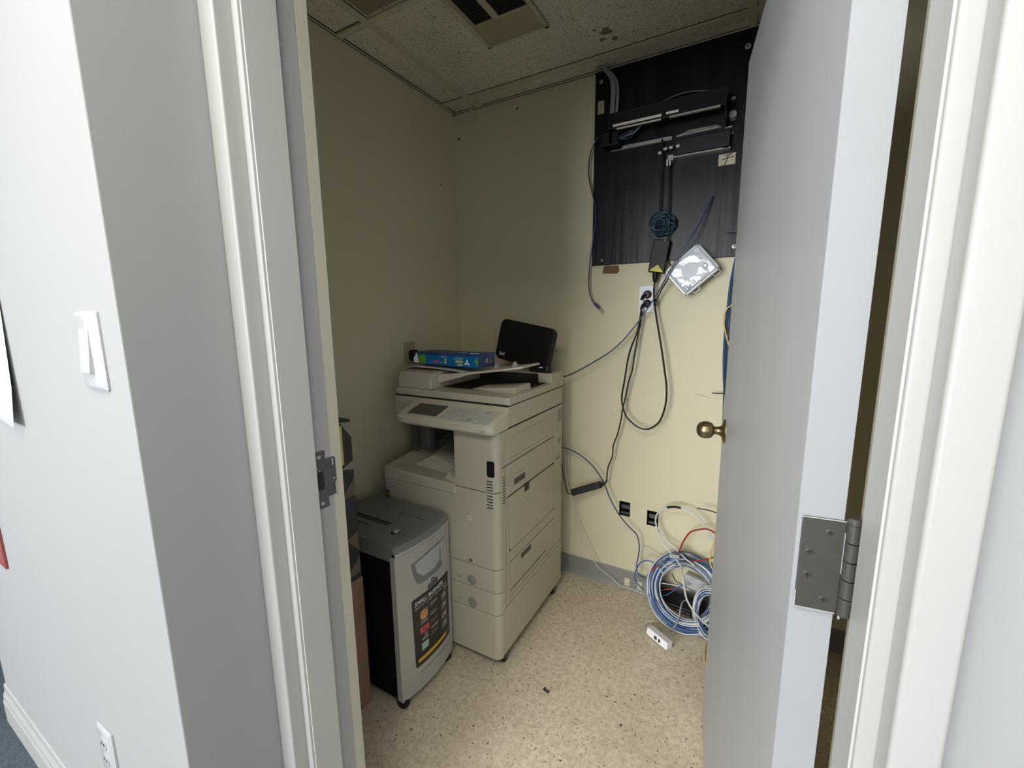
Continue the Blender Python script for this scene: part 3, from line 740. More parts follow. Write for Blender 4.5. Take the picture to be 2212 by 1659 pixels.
grip = front_patch('grip_pocket', dense([(1.008, 0.540), (1.100, 0.553), (1.192, 0.556), (1.186, 0.500), (1.168, 0.452), (1.150, 0.446), (1.052, 0.446), (1.036, 0.452), (1.016, 0.490)]), 0.0006, silver_dark, front)
front_patch('grip_back', dense([(1.022, 0.534), (1.100, 0.545), (1.160, 0.547), (1.150, 0.480), (1.120, 0.468), (1.060, 0.470), (1.030, 0.498)]), 0.0012, silver_light, grip)
front_patch('grip_side', dense([(1.160, 0.547), (1.188, 0.551), (1.181, 0.500), (1.166, 0.462)]), 0.0016, white_plastic, grip)
q = MB(); q.tube([(fx(1.194)+0.001, 1.194, 0.556), (fx(1.190)+0.001, 1.190, 0.500), (fx(1.172)+0.001, 1.172, 0.452)], 0.0016, 6); obj('grip_rim', q, silver_light, grip, smooth=True)
q = MB(); q.tube([(fx(1.008)+0.001, 1.008, 0.540), (fx(1.016)+0.001, 1.016, 0.492), (fx(1.034)+0.001, 1.034, 0.450)], 0.0014, 6); obj('grip_rim', q, silver_dark, grip, smooth=True)
# maker badge: dark trapezoid under an arch
front_patch('badge', [(1.078, 0.4065), (1.136, 0.4065), (1.134, 0.424), (1.122, 0.425), (1.115, 0.435), (1.100, 0.435), (1.095, 0.422), (1.080, 0.420)], 0.0012, mat('badge_grey', (0.07, 0.065, 0.07), 0.4), front)
q = MB(); q.tube([(fx(1.098)+0.002, 1.098, 0.421), (fx(1.107)+0.002, 1.107, 0.430), (fx(1.118)+0.002, 1.118, 0.422)], 0.0012, 6); obj('badge_arch', q, print_grey, front, smooth=True)
q = MB(); q.tube([(fx(y)+0.0004, y, 0.103+0.002*math.sin(y*9)) for y in (1.02, 1.07, 1.12, 1.17, 1.21)], 0.001, 6); obj('panel_crease', q, silver_dark, front, smooth=True)
# sticker
def lab(y, z): return (y, z)
stk = front_patch('sticker', dense([(1.000, 0.397), (1.006, 0.403), (1.100, 0.403), (1.205, 0.403), (1.211, 0.397), (1.211, 0.136), (1.205, 0.130), (1.100, 0.130), (1.012, 0.130), (1.006, 0.137)], 6), 0.0006, label_black, front)
stk['label'] = 'black sticker with white and orange print'
def on_label(s, size, y, z, m, name='lettering', shear=0.2, space=1.0):
    bm = text_mb(s, size, frame((0, y, z), (0,1,0), (0,0,1)), 0.0002, shear, space)
    for v_ in bm.verts: v_.co.x += 0.0008
    return obj(name, follow_bow(bm), m, stk)
on_label('SMALL BUSINESS', 0.0215, 1.089, 0.380, print_white)
on_label('IDENTITY THEFT PROTECTION', 0.0135, 1.102, 0.362, print_grey, space=0.95)
def lp(name, y0, y1, z0, z1, m, h=0.0009):
    return front_patch(name, dense([(y0, z0), (y1, z0), (y1, z1), (y0, z1)], 4), h, m, stk)
lp('printed_panel', 1.034, 1.074, 0.286, 0.345, print_dim)
front_patch('orange_disc', [(1.054+0.017*math.cos(k*math.pi/12), 0.322+0.017*math.sin(k*math.pi/12)) for k in range(24)], 0.0012, print_orange, stk)
on_label('17', 0.024, 1.054, 0.322, label_black, shear=0.0).location.x = 0.0006
on_label('SHEETS', 0.0085, 1.054, 0.295, print_grey).location.x = 0.0004
lp('red_flag', 1.032, 1.076, 0.253, 0.276, print_red)
on_label('SMART', 0.0085, 1.054, 0.264, label_black).location.x = 0.0006
on_label('50', 0.018, 1.058, 0.240, print_grey)
lp('grey_strip', 1.040, 1.070, 0.224, 0.230, print_grey)
lp('teal_panel', 1.036, 1.070, 0.184, 0.212, print_teal)
for k, z in enumerate((0.338, 0.328, 0.305, 0.295, 0.270, 0.262, 0.240, 0.222, 0.212)):
    lp('text_line', 1.086, 1.120 if k % 2 else 1.128, z, z+0.0045, print_dim if k % 3 else print_grey)
for k, z in enumerate((0.308, 0.268, 0.227, 0.188)):
    rnd = random.Random(k+3)
    lp('icon', 1.152, 1.192, z, z+0.030, print_dim)
    front_patch('icon_shape', dense([(1.158, z+0.004), (1.170+0.01*rnd.random(), z+0.026), (1.186, z+0.020), (1.180, z+0.008), (1.172, z+0.012)], 2), 0.0013, print_grey, stk)
on_label('24H', 0.019, 1.187, 0.346, print_grey, shear=0.4)
front_patch('gold_strip', dense([(1.018, 0.146), (1.178, 0.146), (1.182, 0.160), (1.018, 0.160)], 8), 0.0009, print_gold, stk)
on_label('12', 0.018, 1.194, 0.155, print_grey)
for (x, y) in ((-1.002, 0.962), (-1.002, 1.205), (-1.37, 0.972), (-1.37, 1.205)):
    q = MB(); q.lathe((x, y-0.012, 0.0245), (0,1,0), [(0, 0.020), (0.004, 0.0245), (0.020, 0.0245), (0.024, 0.020)], 18); w = obj('castor', q, black_plastic, sh, smooth=True)
    obj('castor_stem', MB().box(x-0.008, x+0.008, y-0.012, y+0.012, 0.028, 0.036), black_plastic, w)

# ------------------------------------------------------------------ tall wrapped carton and cardboard box behind the door frame
b = thing('cardboard_box', (-1.29, 0.80, 0), 'plain brown cardboard box on the floor behind the left door frame, under the dark carton', 'box')
bx0, bx1, by0, by1 = -1.465, -1.122, 0.70, 0.925
obj('carton_body', MB().box(bx0, bx1, by0, by1, 0.0, 0.500), cardboard, b, bevel=0.003)
obj('tape', MB().box(-1.32, -1.27, by0-0.0006, by1+0.0006, 0.30, 0.5008), cardboard_tan, b)
dim_tan = mat('dim_tan_print', (0.17, 0.13, 0.09), 0.85, var=0.1)
b = thing('dark_carton', (-1.29, 0.80, 0.501), 'tall dark printed carton standing on the brown box behind the strike plate', 'box')
obj('carton_body', MB().box(bx0+0.002, bx1-0.002, by0, by1-0.003, 0.5015, 1.060), dark_wrap, b, bevel=0.004)
q = MB()
for (y0, z0, y1, z1, y2, z2) in ((0.919, 0.80, 0.919, 0.86, 0.86, 0.80), (0.919, 0.60, 0.919, 0.67, 0.87, 0.655), (0.919, 0.52, 0.919, 0.58, 0.86, 0.52)):
    f = MB(); f.prism([(y0, z0), (y1, z1), (y2, z2)], bx1-0.0025, bx1-0.0012, 'x'); obj('printed_triangle', f, dim_tan, b)
for (y0, z0, y1, z1, y2, z2) in ((0.919, 1.05, 0.919, 1.0, 0.88, 1.055), (0.919, 0.92, 0.919, 0.89, 0.87, 0.90)):
    f = MB(); f.prism([(y0, z0), (y1, z1), (y2, z2)], bx1-0.0025, bx1-0.0013, 'x'); obj('printed_triangle', f, grey_print, b)
obj('yellow_label', MB().box(bx1-0.0022, bx1-0.0004, 0.80, 0.884, 0.915, 1.045), yellow_note, b)

# ------------------------------------------------------------------ things on the copier
# curled sheets under the blue packet
def sheet(name, prof, y0, y1, m, skew=0.0, th=0.0012):
    q = MB(); P = catmull([Vector((x, 0, z)) for x, z in prof], 5); R = []
    n = len(P)
    for i, p in enumerate(P):
        t = i/(n-1)
        a = y0 + skew*(1-t)**2; 
        R.append([(p.x, a, p.z), (p.x, y1, p.z+0.004), (p.x, y1, p.z+0.004+th), (p.x, a, p.z+th)])
    q.rings(R); return obj(name, q, m, None, smooth=True)
s1 = sheet('paper_sheet', [(-1.372, 1.134), (-1.345, 1.154), (-1.30, 1.166), (-1.24, 1.165), (-1.17, 1.163), (-1.10, 1.160), (-1.035, 1.153), (-1.005, 1.146)], 1.428, 1.600, paper, skew=-0.015)
tag(s1, 'curled white paper sheet on top of the copier feeder, drooping at the left', 'paper')
s2 = sheet('paper_sheet', [(-1.418, 1.149), (-1.37, 1.158), (-1.30, 1.1595), (-1.20, 1.1600), (-1.17, 1.1595)], 1.603, 1.66, paper_grey)
tag(s2, 'greyer second sheet peeking out behind the curled white sheet', 'paper')
fl = MB(); fl.box(-1.085, -0.995, 1.400, 1.47, 1.1435, 1.1585)
# blue paper packet
pk = thing('paper_packet', (-1.10, 1.50, 1.170), 'blue and green packet of copy paper lying on the copier feeder', 'paper packet')
pM = Matrix.Translation((-0.957, 1.428, 1.1740)) @ Matrix.Rotation(math.radians(-3), 4, 'Z') @ Matrix.Rotation(math.radians(0.6), 4, 'Y') @ Matrix.Diagonal((1.13, 1.0, 1.1, 1.0))
PL_, PD_, PH_ = 0.318, 0.115, 0.054
q = MB(pM)
R = []
for i in range(9):
    s = i/8; x = -PL_*s; sq = 0.006*max(0, s-0.75)/0.25
    zt = PH_ - 0.004*math.sin(s*3.1) - sq
    R.append([(x, 0.0, 0), (x, PD_, 0), (x, PD_+0.001, zt), (x, PD_*0.5, zt+0.001), (x, 0.002, zt)])
q.rings(R)
obj('wrapper', q, box_navy, pk, bevel=0.003)
def pface(name, pts, m, h=0.0008):
    q = MB(pM); q.rings([[(-x, 0.0005, z) for x, z in pts], [(-x, -h, z) for x, z in pts]]); return obj(name, q, m, pk)
pface('front_print', [(0.001, 0.002), (0.262, 0.003), (0.262, 0.040), (0.150, 0.041), (0.001, 0.045)], box_blue, 0.0006)
pface('green_corner', [(0.002, 0.004), (0.002, 0.042), (0.020, 0.026)], print_green, 0.0010)
pface('green_band', [(0.258, 0.003), (0.300, 0.004), (0.306, 0.016), (0.292, 0.034), (0.262, 0.041), (0.250, 0.024)], print_green, 0.0010)
pface('white_flap', [(0.290, 0.004), (0.318, 0.006), (0.320, 0.022), (0.302, 0.044), (0.296, 0.024)], paper, 0.0016)
pface('yellow_strip', [(0.072, 0.006), (0.098, 0.006), (0.098, 0.013), (0.072, 0.013)], print_yellow, 0.0010)
pface('yellow_strip', [(0.072, 0.017), (0.106, 0.017), (0.106, 0.025), (0.072, 0.025)], print_yellow, 0.0010)
pface('yellow_square', [(0.150, 0.010), (0.160, 0.010), (0.160, 0.017), (0.150, 0.017)], print_yellow, 0.0010)
pface('yellow_square', [(0.150, 0.020), (0.160, 0.020), (0.160, 0.027), (0.150, 0.027)], print_yellow, 0.0010)
pface('red_mark', [(0.190, 0.010), (0.212, 0.010), (0.214, 0.018), (0.190, 0.018)], print_red, 0.0010)
for (x0, x1, z) in ((0.072, 0.120, 0.029), (0.072, 0.106, 0.034), (0.148, 0.180, 0.036), (0.148, 0.176, 0.032), (0.166, 0.184, 0.013)):
    pface('text_line', [(x0, z), (x1, z), (x1, z+0.0022), (x0, z+0.0022)], print_teal, 0.0010)
for a in (90, 210, 330):
    ca, sa = math.cos(math.radians(a)), math.sin(math.radians(a)); c = (0.052+0.007*ca, 0.018+0.007*sa)
    pface('leaf_print', [(c[0]+0.0065*math.cos(q_)*ca-0.0038*math.sin(q_)*sa, c[1]+0.0065*math.cos(q_)*sa+0.0038*math.sin(q_)*ca) for q_ in [k*math.pi/7 for k in range(14)]], print_white, 0.0011)
q = MB(pM); q.box(-0.105, -0.08, 0.030, 0.050, PH_-0.004, PH_-0.0015); obj('top_print', q, print_teal, pk)
q = MB(pM); q.box(-0.040, -0.003, 0.004, 0.010, PH_-0.004, PH_+0.0022); obj('top_print', q, print_teal, pk)
q = MB(pM); q.box(-0.001, 0.0008, 0.05, 0.062, 0.018, 0.035); obj('end_print', q, print_teal, pk)
q = MB(pM); q.box(-0.001, 0.0008, 0.075, 0.095, 0.015, 0.030); obj('end_print', q, print_dim, pk)

# black modem leaning on its stand at the back of the copier
mdm = thing('modem', (-0.90, 1.80, 1.126), 'black rounded upright modem leaning at the rear of the copier', 'modem')
mM = Matrix.Translation((0,0,0)) @ frame((-0.940, 1.800, 1.2500), (math.cos(math.radians(-10)), -0.10, math.sin(math.radians(-10))), (0.17, 0.10, 1))
sq = rrect(-0.150, 0.150, -0.098, 0.098, 0.032, 8)
q = MB(mM)
def ins2(d): return rrect(-0.150+d, 0.150-d, -0.098+d, 0.098-d, 0.032-d*0.6, 8)
q.rings([[(x, y, -0.026) for x, y in ins2(0.006)], [(x, y, -0.020) for x, y in sq], [(x, y, 0.012) for x, y in sq], [(x, y, 0.0165) for x, y in ins2(0.004)]])
mb_ = obj('housing', q, black_plastic, mdm, smooth=True)
obj('lettering', text_mb('Bell', 0.021, mM @ Matrix.Translation((-0.108, -0.070, 0.0170)), 0.0004), print_white, mdm)
q = MB(); q.prism(rrect(-0.905, -0.795, 1.758, 1.815, 0.02, 5), 1.1245, 1.158); obj('stand', q, black_gloss, mdm, bevel=0.008, seg=3)
q = MB(); q.box(-0.845, -0.828, 1.7565, 1.760, 1.146, 1.151); obj('stand_light', q, print_white, mdm)
q = MB(mM); q.box(0.1425, 0.1442, -0.004, 0.004, -0.058, -0.052); obj('side_button', q, seam_mat, mdm)
for s_, x in enumerate((-0.772, -0.752)):
    pass

# beige outlet with black plug on the left wall
o = thing('wall_outlet', (XL, 1.585, 1.19), 'dim beige outlet plate on the left wall behind the copier, black plug in it', 'outlet')
obj('plate', MB().prism(rrect(1.545, 1.622, 1.155, 1.262, 0.004, 3), XL, XL+0.006, 'x'), ivory, o, bevel=0.0015)
q = MB(); q.prism(rrect(1.572, 1.622, 1.170, 1.222, 0.014, 5), XL+0.006, XL+0.032, 'x'); obj('plug', q, black_plastic, o, bevel=0.004)
q = MB(); q.tube([(XL+0.03, 1.60, 1.20), (XL+0.05, 1.625, 1.195), (XL+0.045, 1.64, 1.16), (XL+0.03, 1.65, 1.10), (XL+0.02, 1.66, 1.0)], 0.004, 8); obj('cord', q, cable_black, o, smooth=True)

# ------------------------------------------------------------------ black board with network gear
TB = 0.019; YF = YB-TB
bd = thing('backboard', (-0.2, YB, 1.61), 'large black painted plywood board high on the back wall', 'board')
obj('plywood', MB().box(-0.684, 0.30, YF, YB-0.0005, 1.612, 2.434), board_black, bd, bevel=0.0015)
def bscrew(p, r=0.0085, m=screw_mat, hole=True):
    q = MB(); q.lathe((p[0], YF, p[2]), (0,-1,0), [(0, r), (0.0015, r), (0.0025, r*0.75)], 18); s = obj('washer_screw', q, m, bd, smooth=True)
    if hole:
        q = MB(); q.lathe((p[0], YF-0.0024, p[2]), (0,-1,0), [(0, r*0.35), (0.0006, r*0.35)], 10); obj('screw_recess', q, seam_mat, s)
for p, r, m in (((-0.6386, 1.9940, 1.6345), 0.0080, steel), ((-0.0902, 1.9940, 1.6515), 0.0095, screw_mat), ((-0.6572, 1.9940, 2.3917), 0.008, grey_print), ((-0.0916, 1.9940, 2.3734), 0.010, grey_print)):
    bscrew(p, r, m)
def onb(x0, x1, z0, z1, d, m, name, lab, cat, bevel=0.001, group=None, yb=YF):
    return tag(obj(name, MB().box(x0, x1, yb-d, yb, z0, z1), m, None, bevel=bevel), lab, cat, group)
# small white plates
a = (-0.6687, 1.9900, 2.3130); c = (-0.6401, 1.9900, 2.2598)
jk = onb(a[0], c[0], c[2], a[2], 0.006, ivory, 'blank_plate', 'small ivory plate at the upper left edge of the black board', 'plate')
q = MB(); q.lathe((a[0]*0.45+c[0]*0.55, YF-0.006, a[2]*0.6+c[2]*0.4), (0,-1,0), [(0, 0.002), (0.0006, 0.002)], 8); obj('plate_screw', q, seam_mat, jk)
a = (-0.1676, 1.9900, 2.0090); c = (-0.1071, 1.9900, 1.9578)
sg = onb(a[0], c[0], c[2]+0.006, a[2]-0.003, 0.005, ivory, 'sign_plate', 'small ivory plate with a scrawled black mark on the right of the black board', 'sign')
q = MB(); xm = (a[0]+c[0])/2; zm = (a[2]+c[2])/2
def mk(pts): 
    q = MB(); q.tube([(xm+u, YF-0.0052, zm+w) for u, w in pts], 0.0016, 6); obj('brush_stroke', q, black_plastic, sg, smooth=True)
mk([(-0.012, 0.016), (0.018, 0.018)]); mk([(-0.018, 0.001), (0.000, 0.006), (0.024, 0.008)]); mk([(0.004, 0.018), (0.0, 0.0), (-0.008, -0.020)])
# patch panel on a hinged bracket, seen from below
YP = 1.880
pa = (-0.5659, 1.8800, 2.1523); pb = (-0.3730, 1.8800, 2.1582); pc = (-0.3558, 1.8800, 2.1611); pd = (-0.3098, 1.8800, 2.1609); pe_ = (-0.1638, 1.8800, 2.1381)
x0p, x1p = pa[0]-0.02, pe_[0]+0.02; zp = (pa[2]+pb[2])/2
pt = thing('network_rack', ((x0p+x1p)/2, YF, zp), 'black network patch panel on a bracket across the black board, with pale label strips', 'patch panel')
obj('face_plate', MB().box(x0p, x1p, YP, YP+0.003, zp-0.012, zp+0.050), black_gloss, pt, bevel=0.001)
obj('socket_block', MB().box(x0p+0.02, x1p-0.02, YP+0.003, YP+0.028, zp+0.004, zp+0.05), black_plastic, pt)
obj('side_bracket', MB().box(x0p, x0p+0.003, YP+0.003, YF, zp-0.055, zp+0.02), black_plastic, pt)
obj('side_bracket', MB().box(x1p-0.003, x1p, YP+0.003, YF, zp-0.055, zp+0.02), black_plastic, pt)
obj('label_strip', MB().box(pa[0], pb[0], YP-0.0015, YP, zp-0.005, zp+0.005), strip_light, pt)
obj('label_strip', MB().box(pc[0], pd[0], YP-0.0015, YP, zp-0.002, zp+0.007), strip_light, pt)
obj('lower_edge', MB().box(pa[0]+0.015, pb[0]-0.002, YP-0.0010, YP+0.010, zp-0.0150, zp-0.0115), strip_light, pt)
obj('lower_edge', MB().box(pc[0]+0.012, pe_[0], YP-0.0010, YP+0.012, zp-0.0150, zp-0.0095), strip_grey, pt)
# flange strip against the board below it
fa = (-0.6073, 1.9850, 2.1006); fb = (-0.3472, 1.9850, 2.1015); fc_ = (-0.3311, 1.9850, 2.1037); fd = (-0.1810, 1.9850, 2.0981); zf = (fa[2]+fb[2])/2
obj('wall_flange', MB().box(fa[0], fb[0], YF-0.012, YF, zf-0.006, zf+0.008), strip_grey, pt, bevel=0.001)
obj('wall_flange', MB().hexa([(fc_[0], YF-0.012, zf), (fd[0]+0.02, YF-0.012, zf+0.004), (fd[0]+0.02, YF, zf+0.004), (fc_[0], YF, zf)], [(fc_[0], YF-0.012, zf+0.004), (fd[0], YF-0.012, zf+0.008), (fd[0], YF, zf+0.020), (fc_[0]+0.05, YF, zf+0.022)]), strip_grey, pt)
obj('cable_bracket', MB().box(fa[0]-0.025, fa[0]+0.055, 1.92, YF, zf-0.004, zf+0.055), black_plastic, pt, bevel=0.006)
# second black device below
ga = (-0.3235, 1.9750, 2.0180); gb = (-0.1186, 1.9750, 2.0193); zg = (ga[2]+gb[2])/2
dv = thing('network_switch', ((ga[0]+gb[0])/2, YF, zg), 'flat black network box mounted below the patch panel on the black board', 'network switch')
obj('housing', MB().box(ga[0], gb[0]-0.01, YF-0.045, YF, zg+0.004, zg+0.060), black_plastic, dv, bevel=0.002)
obj('bottom_edge', MB().box(ga[0]-0.012, gb[0]-0.008, YF-0.030, YF, zg-0.001, zg+0.004), strip_grey, dv)
obj('end_bracket', MB().box(ga[0]-0.034, ga[0]-0.012, YF-0.03, YF, zg-0.010, zg+0.012), strip_grey, dv, bevel=0.001)
obj('end_bracket', MB().box(gb[0]-0.034, gb[0]-0.012, YF-0.03, YF, zg+0.000, zg+0.022), strip_grey, dv, bevel=0.001)
# connector blocks near the middle
for (px, labx) in (((1425,329), 'leftmost tiny white connector below the patch panel'), ((1437,320), 'tiny white connector beside the leftmost one below the patch panel'), ((1449,315), 'tiny white connector just left of the black network box'), ((1464,315), 'tiny white connector on the face of the black network box'), ((1441,350), 'left of the two upright white connectors under the patch panel'), ((1447,349), 'right of the two upright white connectors under the patch panel')):
    pass
CONN = [([(-0.3877, 1.9500, 2.0415)]), ([(-0.3663, 1.9500, 2.0535)]), ([(-0.3448, 1.9500, 2.0548)]), ([(-0.3173, 1.9450, 2.0535)]), ([(-0.3565, 1.9500, 1.9988)]), ([(-0.3457, 1.9500, 1.9987)])]
CL = ['leftmost tiny white connector on the cables below the patch panel', 'second tiny white connector from the left below the patch panel', 'third tiny white connector from the left below the patch panel', 'tiny white connector plugged in at the left end of the network box', 'left of two upright white connectors hanging under the network box', 'right of two upright white connectors hanging under the network box']
for i, (c, l_) in enumerate(zip(CONN, CL)):
    p = c[0]; w, h = ((0.007, 0.005) if i < 4 else (0.0035, 0.012))
    tag(obj('cable_connector', MB().box(p[0]-w, p[0]+w, p[1], p[1]+0.012, p[2]-h, p[2]+h), paper_grey, None, bevel=0.001), l_, 'connector', 'white connectors on the black board')
# reel bracket ring and bits at right
p = (-0.1268, 1.9850, 2.1384); q = MB(); q.lathe((p[0], YF, p[2]), (0,-1,0), [(0, 0.015), (0.004, 0.015), (0.006, 0.010), (0.020, 0.008), (0.022, 0.014), (0.026, 0.014)], 20)
tag(obj('cable_hook', q, strip_grey, smooth=True), 'round grey metal cable knob at the right of the black board', 'hook')
for (i, (px, l_)) in enumerate((((1571,277), 'a'), ((1574,287), 'b'))): pass
for c, l_ in zip(([(-0.1372, 1.9850, 2.1010)], [(-0.1308, 1.9850, 2.0764)]), ('upper short grey metal clip under the cable knob on the black board', 'lower short grey metal clip under the cable knob on the black board')):
    p = c[0]; tag(obj('metal_clip', MB().box(p[0]-0.013, p[0]+0.011, YF-0.010, YF, p[2]-0.003, p[2]+0.003), strip_grey, bevel=0.001), l_, 'clip', 'metal clips on the black board')
p = (-0.1311, 1.9850, 2.2031); tag(obj('metal_clip', MB().box(p[0]-0.006, p[0]+0.010, YF-0.006, YF, p[2]-0.006, p[2]+0.006), strip_grey, bevel=0.002), 'topmost small metal clip on the black board, above the cable knob', 'clip', 'metal clips on the black board')

# ------------------------------------------------------------------ cables
def cable(name, pts, r, m, lab, cat='cable', group=None, seg=8, steps=6):
    q = MB(); q.tube(pts, r, seg, steps=steps)
    return tag(obj(name, q, m, smooth=True), lab, cat, group)
# grey bundle dropping down the board's top left
root = None
for i in range(5):
    o_ = 0.006*i
    pts = [(-0.6708, 1.9750, 2.4327), (-0.6502, 1.9750, 2.4347), (-0.6250, 1.9750, 2.4101), (-0.6018, 1.9750, 2.3736), (-0.5944, 1.9750, 2.3266), (-0.5951, 1.9750, 2.2812), (-0.5977, 1.9750, 2.2322)]
    P = [(p[0]+o_*1.2-0.008, p[1]-0.006*(i % 3), p[2]+0.004*(2-i)) for p in pts]
    q = MB(); q.tube(P, 0.0045, 7)
    if root is None:
        root = tag(obj('cable_bundle', q, cable_grey, smooth=True), 'bundle of grey cables dropping down the top left of the black board', 'cables')
    else:
        obj('cable_strand', q, cable_grey, root, smooth=True)
root = None
for i in range(7):
    rnd = random.Random(40+i)
    pts = [(-0.585+0.03*rnd.random(), 1.93, 2.125), (-0.53+0.02*rnd.random(), 1.93+0.03*rnd.random(), 2.12+0.02*rnd.random()), (-0.48, 1.92+0.02*rnd.random(), 2.135+0.03*rnd.random()), (-0.42, 1.90+0.02*rnd.random(), 2.175+0.01*rnd.random()), (-0.38+0.03*rnd.random(), 1.895, 2.19)]
    q = MB(); q.tube(pts, 0.0026, 6)
    m_ = [cable_teal, cable_blue, cable_grey][i % 3]
    if root is None: root = tag(obj('patch_cables', q, cable_teal, smooth=True), 'blue and grey patch leads drooping behind the patch panel', 'cables')
    else: obj('cable_strand', q, m_, root, smooth=True)
cable('black_cable', [(-0.5614, 1.9700, 2.2117), (-0.5022, 1.9700, 2.2064), (-0.4455, 1.9700, 2.2191), (-0.3732, 1.9700, 2.2465), (-0.3032, 1.9700, 2.2556), (-0.2349, 1.9700, 2.2461), (-0.1683, 1.9700, 2.2237), (-0.1254, 1.9700, 2.1732)], 0.004, cable_black, 'black cable arching over the patch panel on the black board')
# dark cables down to the adaptor
cable('black_cable', [(-0.3838, 1.9650, 2.0986), (-0.3779, 1.9650, 2.0084), (-0.3802, 1.9650, 1.9364), (-0.3798, 1.9650, 1.8446), (-0.3803, 1.9650, 1.7701), (-0.3853, 1.9650, 1.7102)], 0.0032, cable_black, 'left thin black lead running down the middle of the black board')
cable('black_cable', [(-0.3500, 1.9650, 2.0001), (-0.3459, 1.9650, 1.9132), (-0.3443, 1.9650, 1.8401), (-0.3427, 1.9650, 1.7661), (-0.3415, 1.9650, 1.7005), (-0.3462, 1.9650, 1.6821)], 0.0034, cable_black, 'right black lead running down the middle of the black board')
# teal hank
hank = None
rnd = random.Random(5)
cH = (-0.3726, 1.9650, 1.7655)
for i in range(18):
    P = []; a0 = rnd.random()*6; rx, rz = 0.022+0.032*rnd.random(), 0.014+0.034*rnd.random(); ox, oz = rnd.uniform(-.01,.01), rnd.uniform(-.014,.010)
    for k in range(13):
        a = a0 + 2*math.pi*k/12; P.append((cH[0]+ox+rx*math.cos(a)+0.004*math.sin(3*a+i), 1.968+0.008*math.sin(2*a+i), cH[2]+oz+rz*math.sin(a)+0.004*math.cos(4*a)))
    q = MB(); q.tube(P, 0.0028, 6, steps=4)
    if hank is None: hank = tag(obj('cable_hank', q, cable_teal, smooth=True), 'tangled hank of dark teal cable on the black board above the power adaptor', 'cable')
    else: obj('cable_strand', q, [cable_teal, cable_black][i % 3 == 0], hank, smooth=True)
# power adaptor with yellow triangle
ad = thing('power_adaptor', (-0.385, 1.98, 1.57), 'black power adaptor with a yellow warning triangle hanging below the teal hank', 'power adaptor')
aT = (-0.3639, 1.9550, 1.6974); aB = (-0.3846, 1.9550, 1.5613)
AM = frame(((aT[0]+aB[0])/2, 1.972, (aT[2]+aB[2])/2), (1, 0.03, -(aT[0]-aB[0])/(aT[2]-aB[2])), (aT[0]-aB[0], 0, aT[2]-aB[2]))
hh = (Vector(aT)-Vector(aB)).length/2
obj('housing', MB(AM).box(-0.034, 0.034, -hh, hh, -0.017, 0.017), black_plastic, ad, bevel=0.004, seg=3)
q = MB(AM); q.prism([(-0.029, -hh+0.006), (0.031, -hh+0.004), (0.002, -hh+0.034)], 0.0165, 0.0176); tr = obj('warning_triangle', q, sign_yellow, ad)
for k in range(2): obj('warning_text', MB(AM).box(-0.006, 0.006, -hh+0.018+0.004*k, -hh+0.020+0.004*k, 0.0174, 0.018), grey_print, tr)
q = MB(); q.tube([AM @ Vector((-0.002, -hh+0.003, 0)), AM @ Vector((-0.001, -hh-0.018, 0)), AM @ Vector((0.001, -hh-0.040, 0))], [0.014, 0.0125, 0.007], 10, spline=False); obj('plug_boot', q, black_plastic, ad, smooth=True)
q = MB(AM); q.box(0.012, 0.015, hh-0.006, hh-0.003, 0.0168, 0.0176); obj('indicator_light', q, print_white, ad)

# white wall outlet with two plugs
o = thing('wall_outlet', (-0.43, YB, 1.40), 'white outlet plate on the back wall under the black board, holding two plugs', 'outlet')
obj('plate', MB().prism(rrect(-0.463, -0.394, 1.393, 1.510, 0.004, 3), YB-0.006, YB, 'y'), mat('outlet_white', (0.72, 0.72, 0.76), 0.35), o, bevel=0.0015)
for z, m in ((1.472, mat('plug_maroon', (0.05, 0.012, 0.02), 0.5)), (1.432, black_plastic)):
    q = MB(); q.lathe((-0.425, YB-0.006, z), (0,-1,0), [(0, 0.018), (0.004, 0.0185), (0.018, 0.017), (0.024, 0.012)], 16); obj('plug', q, m, o, smooth=True)
    q = MB(); q.tube([(-0.425, YB-0.022, z), (-0.440, YB-0.030, z-0.008), (-0.448, YB-0.03, z-0.024)], [0.009, 0.007, 0.0045], 8, spline=False); obj('plug_neck', q, black_plastic, o, smooth=True)

# loop of power cord from the adaptor to the upper plug
cable('power_cable', [tuple(AM @ Vector((0.001, -hh-0.036, 0)))] + [(-0.3911, 1.9720, 1.4980), (-0.3888, 1.9700, 1.4542), (-0.3736, 1.9600, 1.3719), (-0.3459, 1.9450, 1.2502), (-0.3278, 1.9450, 1.1494), (-0.3140, 1.9450, 1.0599), (-0.3162, 1.9450, 0.9826), (-0.3349, 1.9450, 0.9151), (-0.3597, 1.9450, 0.8843), (-0.3876, 1.9450, 0.8679), (-0.4187, 1.9450, 0.8684), (-0.4486, 1.9450, 0.8823), (-0.4883, 1.9450, 0.9196), (-0.5074, 1.9450, 0.9772), (-0.5089, 1.9450, 1.0230), (-0.5001, 1.9450, 1.0823), (-0.4884, 1.9450, 1.1769), (-0.4739, 1.9450, 1.2405), (-0.4515, 1.9450, 1.3031), (-0.4431, 1.9600, 1.3662), (-0.4425, 1.9750, 1.4232)], 0.0042, cable_black, 'thick black power cord hanging in a long loop from the adaptor to the upper plug')
